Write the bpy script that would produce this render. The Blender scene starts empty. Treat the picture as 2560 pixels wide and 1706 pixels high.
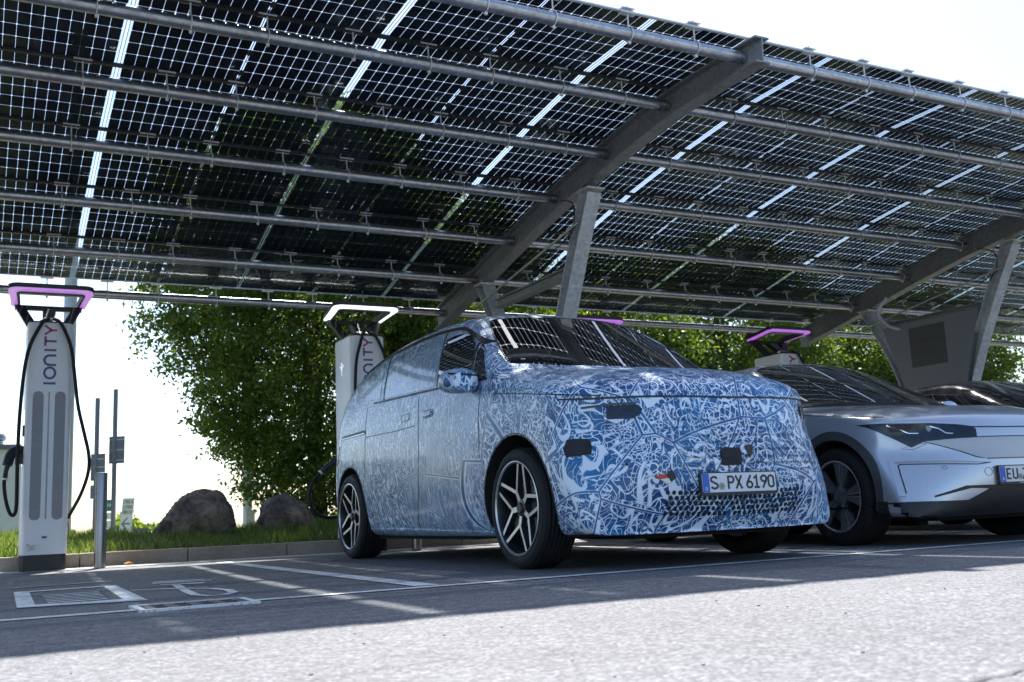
import bpy, bmesh, math, random
import numpy as np
from mathutils import Vector, Matrix
from mathutils.bvhtree import BVHTree
from mathutils import noise as mnoise
rad = math.radians
random.seed(7)
RNG = np.random.default_rng(7)
SC = bpy.context.scene
COL = SC.collection

# ------------------------------------------------------------------ camera
R = np.array([[0.888602, 0.037604, 0.457135], [-0.456696, 0.165093, 0.87417], [-0.042597, -0.985561, 0.163875]])
u_, s_, v_ = np.linalg.svd(R); R = u_ @ v_
cd = bpy.data.cameras.new('camera'); cam = bpy.data.objects.new('camera', cd); COL.objects.link(cam)
M = Matrix.Identity(4)
for r in range(3):
    M[r][0] = R[r][0]; M[r][1] = -R[r][1]; M[r][2] = -R[r][2]
M[2][3] = 0.35
cam.matrix_world = M
cd.sensor_width = 36; cd.lens = 36.16; cd.clip_start = 0.05; cd.clip_end = 3000
cd.dof.use_dof = True; cd.dof.focus_distance = 6.0; cd.dof.aperture_fstop = 4.5
SC.camera = cam
# ------------------------------------------------------------------ light
SUNV = Vector((1.0, 2.2, 3.8)).normalized()
EL = math.asin(SUNV.z); AZ = math.atan2(SUNV.x, SUNV.y)
W = bpy.data.worlds.new('World'); SC.world = W; W.use_nodes = True
nt = W.node_tree; nt.nodes.clear()
sky = nt.nodes.new('ShaderNodeTexSky'); sky.sky_type = 'NISHITA'; sky.sun_disc = False
sky.sun_elevation = EL; sky.sun_rotation = AZ; sky.air_density = 1.0; sky.dust_density = 1.2; sky.ozone_density = 1.5
bg = nt.nodes.new('ShaderNodeBackground'); bg.inputs[1].default_value = 0.11
wo = nt.nodes.new('ShaderNodeOutputWorld')
nt.links.new(sky.outputs[0], bg.inputs[0]); nt.links.new(bg.outputs[0], wo.inputs[0])
ld = bpy.data.lights.new('sun', 'SUN'); ld.energy = 5.0; ld.angle = rad(1.2); ld.color = (1, 0.965, 0.91)
lo = bpy.data.objects.new('sun', ld); COL.objects.link(lo)
lo.rotation_euler = SUNV.to_track_quat('Z', 'Y').to_euler()
SC.view_settings.view_transform = 'Standard'; SC.view_settings.look = 'None'
SC.view_settings.exposure = 1.5; SC.view_settings.gamma = 1.0
SC.cycles.max_bounces = 8; SC.cycles.transparent_max_bounces = 24; SC.cycles.transmission_bounces = 6
SC.cycles.sample_clamp_indirect = 8.0


# ------------------------------------------------------------------ helpers
def tag(o, label=None, cat=None, group=None, kind=None):
    if label: o['label'] = label
    if cat: o['category'] = cat
    if group: o['group'] = group
    if kind: o['kind'] = kind
    return o


def empty(name, loc=(0, 0, 0), rz=0, parent=None):
    o = bpy.data.objects.new(name, None); COL.objects.link(o)
    o.location = loc; o.rotation_euler = (0, 0, rz); o.empty_display_size = 0.2
    if parent: o.parent = parent
    return o


def thing(name, label, cat, loc=(0, 0, 0), rz=0, group=None):
    return tag(empty(name, loc, rz), label, cat, group)


def copy_tree(o, parent=None):
    c = o.copy(); COL.objects.link(c); c.parent = parent
    for ch in o.children: copy_tree(ch, c)
    return c


class MB:
    def __init__(s): s.v = []; s.f = []; s.m = []

    def add(s, vs, fs, mi=0):
        b = len(s.v); s.v += [tuple(v) for v in vs]
        for k, f in enumerate(fs):
            s.f.append(tuple(b + i for i in f)); s.m.append(mi[k] if isinstance(mi, (list, tuple)) else mi)

    def box(s, c, size, mi=0, mx=None):
        x, y, z = size[0] / 2, size[1] / 2, size[2] / 2
        vs = [Vector((a * x, b * y, d * z)) for a in (-1, 1) for b in (-1, 1) for d in (-1, 1)]
        if mx is not None: vs = [mx @ v for v in vs]
        vs = [v + Vector(c) for v in vs]
        s.add(vs, [(0, 1, 3, 2), (4, 6, 7, 5), (0, 4, 5, 1), (2, 3, 7, 6), (0, 2, 6, 4), (1, 5, 7, 3)], mi)

    def loft(s, rings, mi=0, closed=True, caps=(True, True)):
        n = len(rings[0]); vs = [p for r in rings for p in r]; fs = []
        for i in range(len(rings) - 1):
            for j in range(n if closed else n - 1):
                k = (j + 1) % n
                fs.append((i * n + j, i * n + k, (i + 1) * n + k, (i + 1) * n + j))
        if caps[0]: fs.append(tuple(range(n - 1, -1, -1)))
        if caps[1]: fs.append(tuple((len(rings) - 1) * n + j for j in range(n)))
        s.add(vs, fs, mi)

    def tube(s, path, r, n=10, mi=0, caps=(True, True)):
        P = [Vector(p) for p in path]; rings = []; up = Vector((0, 0, 1))
        rs = r if isinstance(r, (list, tuple)) else [r] * len(P)
        d0 = (P[1] - P[0]).normalized()
        a = d0.cross(up)
        if a.length < 1e-3: a = d0.cross(Vector((0, 1, 0)))
        a.normalize()
        for i, p in enumerate(P):
            d = (P[min(i + 1, len(P) - 1)] - P[max(i - 1, 0)]).normalized()
            a = (a - d * a.dot(d)).normalized(); b = d.cross(a)
            rings.append([p + (a * math.cos(t) + b * math.sin(t)) * rs[i] for t in [2 * math.pi * k / n for k in range(n)]])
        s.loft(rings, mi, True, caps)

    def lathe(s, prof, axis='z', n=32, mi=0, c=(0, 0, 0), closed=False):
        rings = []
        for k in range(n):
            t = 2 * math.pi * k / n; ring = []
            for r, h in prof:
                a, b = r * math.cos(t), r * math.sin(t)
                p = {'z': (a, b, h), 'x': (h, a, b), 'y': (b, h, a)}[axis]
                ring.append((p[0] + c[0], p[1] + c[1], p[2] + c[2]))
            rings.append(ring)
        rings.append(rings[0])
        m = len(prof); base = len(s.v)
        vs = [p for r in rings[:-1] for p in r]; fs = []
        for i in range(n):
            j = (i + 1) % n
            for q in range(m - 1): fs.append((i * m + q, j * m + q, j * m + q + 1, i * m + q + 1))
        s.add(vs, fs, mi)

    def prism(s, poly, f0, f1, mi=0):
        """poly 2d; f0,f1 map (u,v)->3d for both faces"""
        n = len(poly); vs = [f0(*p) for p in poly] + [f1(*p) for p in poly]
        fs = [tuple(range(n)), tuple(range(2 * n - 1, n - 1, -1))] + [(i, i + n, (i + 1) % n + n, (i + 1) % n) for i in range(n)]
        s.add(vs, fs, mi)

    def build(s, name, mats, parent=None, smooth=False, loc=None, fixn=True):
        me = bpy.data.meshes.new(name)
        me.from_pydata(s.v, [], s.f)
        if not isinstance(mats, (list, tuple)): mats = [mats]
        for m in mats: me.materials.append(m)
        me.polygons.foreach_set('material_index', s.m)
        if fixn:
            bm = bmesh.new(); bm.from_mesh(me); bmesh.ops.recalc_face_normals(bm, faces=bm.faces); bm.to_mesh(me); bm.free()
        me.update()
        if smooth: smooth_by_angle(me, 40 if smooth is True else smooth)
        o = bpy.data.objects.new(name, me); COL.objects.link(o)
        if parent: o.parent = parent
        if loc: o.location = loc
        return o


def smooth_by_angle(me, ang):
    bm = bmesh.new(); bm.from_mesh(me)
    for f in bm.faces: f.smooth = True
    for e in bm.edges:
        if len(e.link_faces) == 2: e.smooth = e.calc_face_angle(0) < rad(ang)
    bm.to_mesh(me); bm.free()


def bevel_obj(o, w, seg=2):
    m = o.modifiers.new('bevel', 'BEVEL'); m.width = w; m.segments = seg; m.limit_method = 'ANGLE'; m.angle_limit = rad(35)
    return o


# ---- material node helper
class N:
    def __init__(s, name):
        s.mat = bpy.data.materials.new(name); s.mat.use_nodes = True; s.t = s.mat.node_tree
        s.t.nodes.clear(); s.out = s.t.nodes.new('ShaderNodeOutputMaterial')
        s.p = s.t.nodes.new('ShaderNodeBsdfPrincipled'); s.t.links.new(s.p.outputs[0], s.out.inputs[0])

    def n(s, typ, ins=None, **kw):
        nd = s.t.nodes.new('ShaderNode' + typ)
        for k, v in kw.items(): setattr(nd, k, v)
        for k, v in (ins or {}).items(): s.set(nd.inputs[k], v)
        return nd

    def set(s, sock, v):
        if hasattr(v, 'links') or isinstance(v, bpy.types.NodeSocket): s.t.links.new(v, sock)
        else: sock.default_value = v

    def math(s, op, a, b=0.0, c=None):
        nd = s.n('Math', {0: a, 1: b}, operation=op)
        if c is not None: s.set(nd.inputs[2], c)
        return nd.outputs[0]

    def vmath(s, op, a, b=None, scale=None):
        nd = s.n('VectorMath', {0: a}, operation=op)
        if b is not None: s.set(nd.inputs[1], b)
        if scale is not None: s.set(nd.inputs[3], scale)
        return nd.outputs[0]

    def mix(s, f, a, b):
        nd = s.n('Mix', data_type='RGBA'); s.set(nd.inputs[0], f); s.set(nd.inputs[6], a); s.set(nd.inputs[7], b)
        return nd.outputs[2]

    def obj(s): return s.n('TexCoord').outputs['Object']

    def noise(s, vec, scale, detail=3, rough=0.5, dist=0.0, out=0):
        return s.n('TexNoise', {'Vector': vec, 'Scale': scale, 'Detail': detail, 'Roughness': rough, 'Distortion': dist}).outputs[out]

    def smooth(s, v, lo, hi, a=0.0, b=1.0):
        nd = s.n('MapRange', {0: v, 1: lo, 2: hi, 3: a, 4: b}, interpolation_type='SMOOTHSTEP'); return nd.outputs[0]

    def ramp(s, v, lo, hi, a=0.0, b=1.0):
        nd = s.n('MapRange', {0: v, 1: lo, 2: hi, 3: a, 4: b}); return nd.outputs[0]

    def bump(s, h, strength, dist):
        nd = s.n('Bump', {'Height': h, 'Strength': strength, 'Distance': dist}); s.t.links.new(nd.outputs[0], s.p.inputs['Normal']); return nd

    def pr(s, **kw):
        names = dict(col='Base Color', rough='Roughness', metal='Metallic', spec='Specular IOR Level', coat='Coat Weight', coatr='Coat Roughness', em='Emission Color', ems='Emission Strength', alpha='Alpha', trans='Transmission Weight', ior='IOR', sheen='Sheen Weight')
        for k, v in kw.items():
            if isinstance(v, tuple) and len(v) == 3: v = v + (1,)
            s.set(s.p.inputs[names[k]], v)
        return s


def simple(name, col, rough=0.5, metal=0.0, vary=0.0, scale=8, coat=0.0, bump=0.0, spec=0.5):
    m = N(name); m.pr(rough=rough, metal=metal, coat=coat, spec=spec)
    o = m.obj(); nz = m.noise(o, scale, 5, 0.6)
    if vary:
        c0 = tuple(c * (1 - vary) for c in col) + (1,); c1 = tuple(min(1, c * (1 + vary)) for c in col) + (1,)
        m.pr(col=m.mix(m.smooth(nz, 0.3, 0.7), c0, c1))
        m.pr(rough=m.ramp(nz, 0.3, 0.7, max(0.02, rough * 0.8), min(1, rough * 1.25)))
    else: m.pr(col=col)
    if bump: m.bump(nz, 1.0, bump)
    return m.mat


def emis(name, col, s):
    m = N(name); m.pr(col=(0.6, 0.6, 0.6), em=col, ems=s, rough=0.3); return m.mat


# ------------------------------------------------------------------ materials
def mat_asphalt():
    m = N('asphalt'); o = m.obj()
    v = m.n('TexVoronoi', {'Vector': o, 'Scale': 95.0}); cr = m.n('SeparateColor', {0: v.outputs['Color']}).outputs[0]
    agg = m.ramp(m.math('POWER', cr, 2.0), 0, 1, 0.72, 1.9)
    big = m.noise(o, 0.6, 4, 0.6); mid = m.noise(o, 14, 3, 0.6)
    base = m.math('MULTIPLY', m.math('MULTIPLY', agg, m.ramp(big, 0.3, 0.7, 0.86, 1.14)), m.ramp(mid, 0.25, 0.75, 0.85, 1.15))
    # oil stains inside the stalls
    st = m.smooth(m.noise(o, 1.3, 5, 0.65, 0.4), 0.60, 0.72)
    base = m.math('MULTIPLY', base, m.ramp(st, 0, 1, 1.0, 0.72))
    c = m.n('CombineColor', {0: m.math('MULTIPLY', base, 0.104), 1: m.math('MULTIPLY', base, 0.105), 2: m.math('MULTIPLY', base, 0.113)}).outputs[0]
    m.pr(col=c, rough=0.78, spec=0.35)
    h = m.math('SUBTRACT', m.math('MULTIPLY', v.outputs['Distance'], -1.0), m.math('MULTIPLY', m.noise(o, 40, 3), -0.6))
    m.bump(h, 0.5, 0.004)
    return m.mat


def mat_paint(name='road_paint', col=(0.62, 0.63, 0.63)):
    m = N(name); o = m.obj()
    nz = m.noise(o, 60, 4, 0.7); w = m.noise(o, 5, 4, 0.6)
    f = m.smooth(m.math('ADD', nz, m.math('MULTIPLY', w, 0.6)), 0.62, 0.78)
    m.pr(col=m.mix(f, (0.17, 0.17, 0.18, 1), col + (1,)), rough=0.6)
    m.bump(nz, 0.5, 0.003)
    return m.mat


def mat_galv(name, base=0.42, rough=0.42, metal=0.85):
    m = N(name); o = m.obj()
    v = m.n('TexVoronoi', {'Vector': o, 'Scale': 35.0}); c = m.n('SeparateColor', {0: v.outputs['Color']}).outputs[0]
    nz = m.noise(o, 3, 5, 0.65); st = m.noise(m.vmath('MULTIPLY', o, (0.6, 9, 9)), 2.0, 4, 0.6)
    f = m.math('ADD', m.math('MULTIPLY', c, 0.25), m.math('ADD', m.math('MULTIPLY', nz, 0.5), m.math('MULTIPLY', st, 0.35)))
    m.pr(col=m.mix(m.smooth(f, 0.25, 0.85), (base * .72, base * .74, base * .78, 1), (base * 1.2, base * 1.22, base * 1.25, 1)), metal=metal)
    m.pr(rough=m.ramp(f, 0.2, 0.9, rough * 1.25, rough * 0.8))
    m.bump(nz, 0.15, 0.002)
    return m.mat


def mat_cell():
    m = N('solar_cell'); o = m.obj(); sp = m.n('SeparateXYZ', {0: o})
    fy = m.math('ABSOLUTE', m.math('SUBTRACT', m.math('FRACT', m.math('MULTIPLY', sp.outputs[1], 70.0)), 0.5))
    f = m.smooth(fy, 0.0, 0.08, 1.0, 0.0)
    oi = m.n('ObjectInfo').outputs['Random']; nz = m.noise(o, 1.3, 3)
    k = m.math('ADD', m.math('MULTIPLY', oi, 0.5), nz)
    c = m.mix(m.smooth(k, 0.3, 1.1), (0.005, 0.008, 0.018, 1), (0.010, 0.015, 0.034, 1))
    m.pr(col=m.mix(m.math('MULTIPLY', f, 0.2), c, (0.05, 0.06, 0.08, 1)), rough=0.4, spec=0.2)
    return m.mat


def mat_panel_glass():
    m = N('panel_glass'); t = m.t
    tr = m.n('BsdfTransparent', {0: (0.68, 0.73, 0.75, 1)}); gl = m.n('BsdfGlossy', {0: (1, 1, 1, 1), 'Roughness': 0.06})
    o = m.obj(); nz = m.noise(o, 2.0, 4); 
    bf = m.n('NewGeometry').outputs['Backfacing']; fr = m.n('Fresnel', {0: m.ramp(bf, 0, 1, 1.5, 1 / 1.5)}); mx = m.n('MixShader', {0: m.math('MULTIPLY', fr.outputs[0], 0.22), 1: tr.outputs[0], 2: gl.outputs[0]})
    t.links.new(mx.outputs[0], m.out.inputs[0]); t.nodes.remove(m.p)
    return m.mat


def mat_camo(window=False):
    m = N('camouflage_window' if window else 'camouflage_wrap'); o0 = m.obj()
    # large shards, each carrying its own offset, turn and scale of the line print
    vb = m.n('TexVoronoi', {'Vector': o0, 'Scale': 2.1}, feature='F1')
    ve = m.n('TexVoronoi', {'Vector': o0, 'Scale': 2.1}, feature='DISTANCE_TO_EDGE').outputs['Distance']
    o2 = m.vmath('ADD', o0, (5.3, 2.2, 7.7))
    vb2 = m.n('TexVoronoi', {'Vector': o2, 'Scale': 3.6}, feature='F1')
    ve2 = m.n('TexVoronoi', {'Vector': o2, 'Scale': 3.6}, feature='DISTANCE_TO_EDGE').outputs['Distance']
    r1 = m.n('SeparateColor', {0: vb.outputs['Color']}); r2 = m.n('SeparateColor', {0: vb2.outputs['Color']})
    sp = m.n('SeparateXYZ', {0: o0})
    side = m.smooth(sp.outputs[1], 1.3, 2.9)           # finer, paler print along the flanks
    rot = m.n('VectorRotate', {'Vector': o0, 'Axis': (0.75, 0.65, 0.15), 'Angle': m.math('MULTIPLY', r1.outputs[0], m.ramp(side, 0, 1, 6.28, 0.7))}, rotation_type='AXIS_ANGLE')
    c = m.vmath('ADD', rot.outputs[0], m.vmath('SCALE', vb.outputs['Color'], scale=9.0))
    c = m.vmath('ADD', c, m.vmath('SCALE', vb2.outputs['Color'], scale=5.0))
    sc = m.math('MULTIPLY', m.ramp(r2.outputs[1], 0, 1, 0.95, 1.6), m.ramp(side, 0, 1, 1.0, 0.95))
    c = m.vmath('SCALE', c, scale=sc)
    an = m.vmath('MULTIPLY', c, (1.0, m.ramp(side, 0, 1, 1.0, 1.5), m.ramp(side, 0, 1, 0.5, 0.42))) if False else m.vmath('MULTIPLY', c, m.n('CombineXYZ', {0: 1.0, 1: m.ramp(side, 0, 1, 1.0, 1.5), 2: m.ramp(side, 0, 1, 0.38, 0.36)}).outputs[0])

    def contour(vec, scale, K, w, soft, dist=0.3, det=0.0):
        nz = m.noise(vec, scale, det, 0.45, dist)
        d = m.math('ABSOLUTE', m.math('SUBTRACT', m.math('FRACT', m.math('MULTIPLY', nz, K)), 0.5))
        return m.smooth(d, m.math('SUBTRACT', w, soft), m.math('ADD', w, soft), 1.0, 0.0)
    th = m.ramp(m.noise(o0, 6.0, 2), 0.32, 0.68, 0.03, 0.16)
    A = contour(an, 5.0, 5.0, th, 0.03, 0.35)
    B = contour(m.vmath('ADD', m.vmath('MULTIPLY', c, (0.5, 0.8, 1.0)), (3.1, 7.7, 1.3)), 6.4, 6.0, 0.060, 0.025, 0.2)
    C = contour(m.vmath('ADD', an, (11.1, 2.7, 5.3)), 8.0, 6.0, 0.050, 0.022, 0.5)
    D = contour(m.vmath('ADD', c, (1.1, 12.7, 8.3)), 13.0, 5.0, 0.050, 0.025, 0.4)
    L = m.math('MAXIMUM', m.math('MAXIMUM', A, B), m.math('MAXIMUM', C, m.math('MULTIPLY', D, m.ramp(side, 0, 1, 0.8, 0.35))))
    # netted areas
    wob = m.vmath('ADD', c, m.vmath('SCALE', m.n('TexNoise', {'Vector': c, 'Scale': 9.0, 'Detail': 0.0}).outputs[1], scale=0.14))
    net = m.n('TexVoronoi', {'Vector': m.vmath('MULTIPLY', wob, (1, 1, 0.75)), 'Scale': 27.0}, feature='DISTANCE_TO_EDGE').outputs['Distance']
    net = m.smooth(net, 0.05, 0.10, 1.0, 0.0)
    use = m.smooth(m.noise(m.vmath('ADD', o0, m.vmath('SCALE', vb2.outputs['Color'], scale=2.0)), 1.6, 1), 0.56, 0.58)
    L = m.math('ADD', m.math('MULTIPLY', m.math('MAXIMUM', net, m.math('MULTIPLY', B, 0.8)), use), m.math('MULTIPLY', L, m.math('SUBTRACT', 1.0, use)))
    # thick torn-looking white licks
    lick = contour(m.vmath('ADD', an, (7.7, 1.7, 2.1)), 3.2, 2.0, m.ramp(m.noise(c, 14.0, 1), 0.3, 0.7, -0.10, 0.06), 0.02, 0.8)
    L = m.math('MAXIMUM', L, lick)

    def border(e, core, rail):
        return m.smooth(e, core, core + 0.004, 0, 1), m.smooth(e, rail, rail + 0.004, 1, 0)
    a1, b1 = border(ve, 0.007, 0.018)
    L = m.math('MULTIPLY', m.math('MAXIMUM', L, m.math('MULTIPLY', b1, m.ramp(r1.outputs[2], 0, 1, 0.1, 1.0))), a1)
    a2, b2 = border(ve2, 0.003, 0.009)
    L = m.math('MULTIPLY', L, m.ramp(a2, 0, 1, 0.35, 1.0))
    blue = m.mix(m.smooth(m.noise(o0, 2.4, 2), 0.35, 0.65), (0.002, 0.050, 0.185, 1), (0.004, 0.135, 0.32, 1))
    blue = m.mix(m.math('MULTIPLY', side, 0.5), blue, (0.05, 0.13, 0.23, 1))
    col = m.mix(L, blue, (0.66, 0.74, 0.85, 1))
    m.pr(col=col, rough=0.34, spec=0.35, coat=m.ramp(side, 0, 1, 0.35, 0.5), coatr=0.10)
    if window: m.pr(col=m.mix(0.45, col, (0.16, 0.22, 0.30, 1)), rough=0.15, coat=1.0, coatr=0.03)
    # padding ribs sewn under the nose wrap
    inx = m.math('MULTIPLY', m.smooth(m.math('ADD', sp.outputs[0], 0.62), 0, 0.25), m.smooth(m.math('SUBTRACT', 0.85, sp.outputs[0]), 0, 0.2))
    inz = m.math('MULTIPLY', m.smooth(sp.outputs[2], 0.50, 0.56), m.smooth(sp.outputs[2], 0.84, 0.90, 1, 0))
    iny = m.smooth(sp.outputs[1], 0.25, 0.35, 1, 0)
    wv = m.math('SINE', m.math('MULTIPLY', m.math('ADD', sp.outputs[2], m.math('MULTIPLY', m.noise(o0, 3, 2), 0.03)), 150.0))
    rib = m.math('MULTIPLY', m.math('MULTIPLY', inx, m.math('MULTIPLY', inz, iny)), m.math('MULTIPLY', wv, m.smooth(m.noise(m.vmath('ADD', o0, (4, 4, 4)), 4, 2), 0.35, 0.6)))
    wr = m.noise(o0, 5, 3, 0.5, 0.5)
    m.bump(m.math('ADD', m.math('MULTIPLY', rib, 0.9), m.math('MULTIPLY', wr, 0.18)), 0.8, 0.008)
    return m.mat


def mat_carpaint(name, c, flake=0.15, metal=0.55, rough=0.3):
    m = N(name); o = m.obj()
    v = m.n('TexVoronoi', {'Vector': o, 'Scale': 500.0}); f = m.n('SeparateColor', {0: v.outputs['Color']}).outputs[0]
    dust = m.noise(o, 2.5, 6, 0.7)
    c0 = tuple(x * (1 - flake) for x in c) + (1,); c1 = tuple(x * (1 + flake) for x in c) + (1,)
    m.pr(col=m.mix(f, c0, c1), metal=metal, coat=1.0, coatr=m.ramp(dust, 0.35, 0.7, 0.04, 0.16), rough=rough)
    return m.mat


def mat_leaf():
    m = N('leaves'); g = m.n('NewGeometry'); r = g.outputs['Random Per Island']; nz = m.noise(m.obj(), 0.9, 2)
    f = m.math('ADD', m.math('MULTIPLY', r, 0.7), m.math('MULTIPLY', nz, 0.3))
    col = m.mix(f, (0.022, 0.050, 0.010, 1), (0.075, 0.115, 0.018, 1))
    m.pr(col=col, rough=0.45, spec=0.3)
    tl = m.n('BsdfTranslucent', {0: m.mix(m.math('POWER', f, 1.6), (0.06, 0.17, 0.012, 1), (0.52, 0.60, 0.05, 1))})
    mx = m.n('MixShader', {0: 0.36, 1: m.p.outputs[0], 2: tl.outputs[0]}); m.t.links.new(mx.outputs[0], m.out.inputs[0])
    return m.mat


def mat_grass():
    m = N('grass'); g = m.n('NewGeometry'); r = g.outputs['Random Per Island']
    m.pr(col=m.mix(r, (0.035, 0.075, 0.015, 1), (0.13, 0.17, 0.045, 1)), rough=0.5, spec=0.3)
    tl = m.n('BsdfTranslucent', {0: m.mix(r, (0.10, 0.20, 0.02, 1), (0.34, 0.40, 0.08, 1))})
    mx = m.n('MixShader', {0: 0.4, 1: m.p.outputs[0], 2: tl.outputs[0]}); m.t.links.new(mx.outputs[0], m.out.inputs[0])
    return m.mat


def mat_rock():
    m = N('boulder_stone'); o = m.obj()
    a = m.noise(o, 3.0, 8, 0.65, 0.5); b = m.noise(o, 14, 6, 0.7)
    v = m.n('TexVoronoi', {'Vector': m.vmath('ADD', o, m.vmath('SCALE', m.n('TexNoise', {'Vector': o, 'Scale': 2.0}).outputs[1], scale=0.8)), 'Scale': 1.8}, feature='DISTANCE_TO_EDGE').outputs['Distance']
    f = m.math('ADD', m.math('MULTIPLY', a, 0.65), m.math('MULTIPLY', b, 0.35))
    col = m.mix(m.smooth(f, 0.36, 0.66), (0.025, 0.020, 0.016, 1), (0.21, 0.165, 0.125, 1))
    col = m.mix(m.smooth(v, 0.0, 0.02, 0.6, 0.0), col, (0.02, 0.018, 0.015, 1))
    m.pr(col=col, rough=0.85); m.bump(m.math('ADD', a, m.math('MULTIPLY', b, 0.5)), 1.0, 0.05)
    return m.mat


def mat_kerb():
    m = N('kerb_stone'); o = m.obj(); nz = m.noise(o, 30, 5, 0.7); b = m.noise(o, 2.0, 5, 0.6)
    f = m.math('ADD', m.math('MULTIPLY', nz, 0.4), m.math('MULTIPLY', b, 0.6))
    m.pr(col=m.mix(m.smooth(f, 0.3, 0.7), (0.20, 0.165, 0.135, 1), (0.36, 0.31, 0.26, 1)), rough=0.85); m.bump(nz, 0.5, 0.004)
    return m.mat


def mat_concrete():
    m = N('gutter_concrete'); o = m.obj(); nz = m.noise(o, 45, 5, 0.7); b = m.noise(o, 1.2, 5, 0.6)
    f = m.math('ADD', m.math('MULTIPLY', nz, 0.4), m.math('MULTIPLY', b, 0.6))
    m.pr(col=m.mix(m.smooth(f, 0.3, 0.7), (0.22, 0.21, 0.20, 1), (0.42, 0.41, 0.39, 1)), rough=0.85); m.bump(nz, 0.5, 0.003)
    return m.mat


def mat_mesh_grille():
    m = N('perforated_metal'); o = m.obj(); sp = m.n('SeparateXYZ', {0: o})
    a = m.math('SINE', m.math('MULTIPLY', sp.outputs[0], 700.0)); b = m.math('SINE', m.math('MULTIPLY', sp.outputs[2], 420.0))
    f = m.smooth(m.math('MULTIPLY', a, b), 0.0, 0.35)
    st = m.math('SINE', m.math('MULTIPLY', sp.outputs[2], 210.0))
    m.pr(col=m.mix(f, (0.36, 0.35, 0.38, 1), (0.10, 0.10, 0.11, 1)), rough=0.5, metal=0.2)
    m.bump(m.math('ADD', f, m.math('MULTIPLY', st, 0.6)), 0.5, -0.003)
    return m.mat


def mat_perf_sheet():
    m = N('perforated_sheet'); o = m.obj(); sp = m.n('SeparateXYZ', {0: o})
    a = m.math('SINE', m.math('MULTIPLY', sp.outputs[1], 240.0)); b = m.math('SINE', m.math('MULTIPLY', sp.outputs[2], 240.0))
    m.pr(col=m.mix(m.smooth(m.math('MULTIPLY', a, b), 0.0, 0.3), (0.10, 0.10, 0.10, 1), (0.02, 0.02, 0.02, 1)), rough=0.6)
    return m.mat


def mat_carglass(name='car_glass', tint=(0.012, 0.015, 0.016)):
    m = N(name); o = m.obj(); nz = m.noise(o, 3, 4)
    m.pr(col=tint, rough=m.ramp(nz, 0.3, 0.7, 0.0, 0.012), spec=0.9, coat=1.0, coatr=0.01)
    return m.mat


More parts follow.
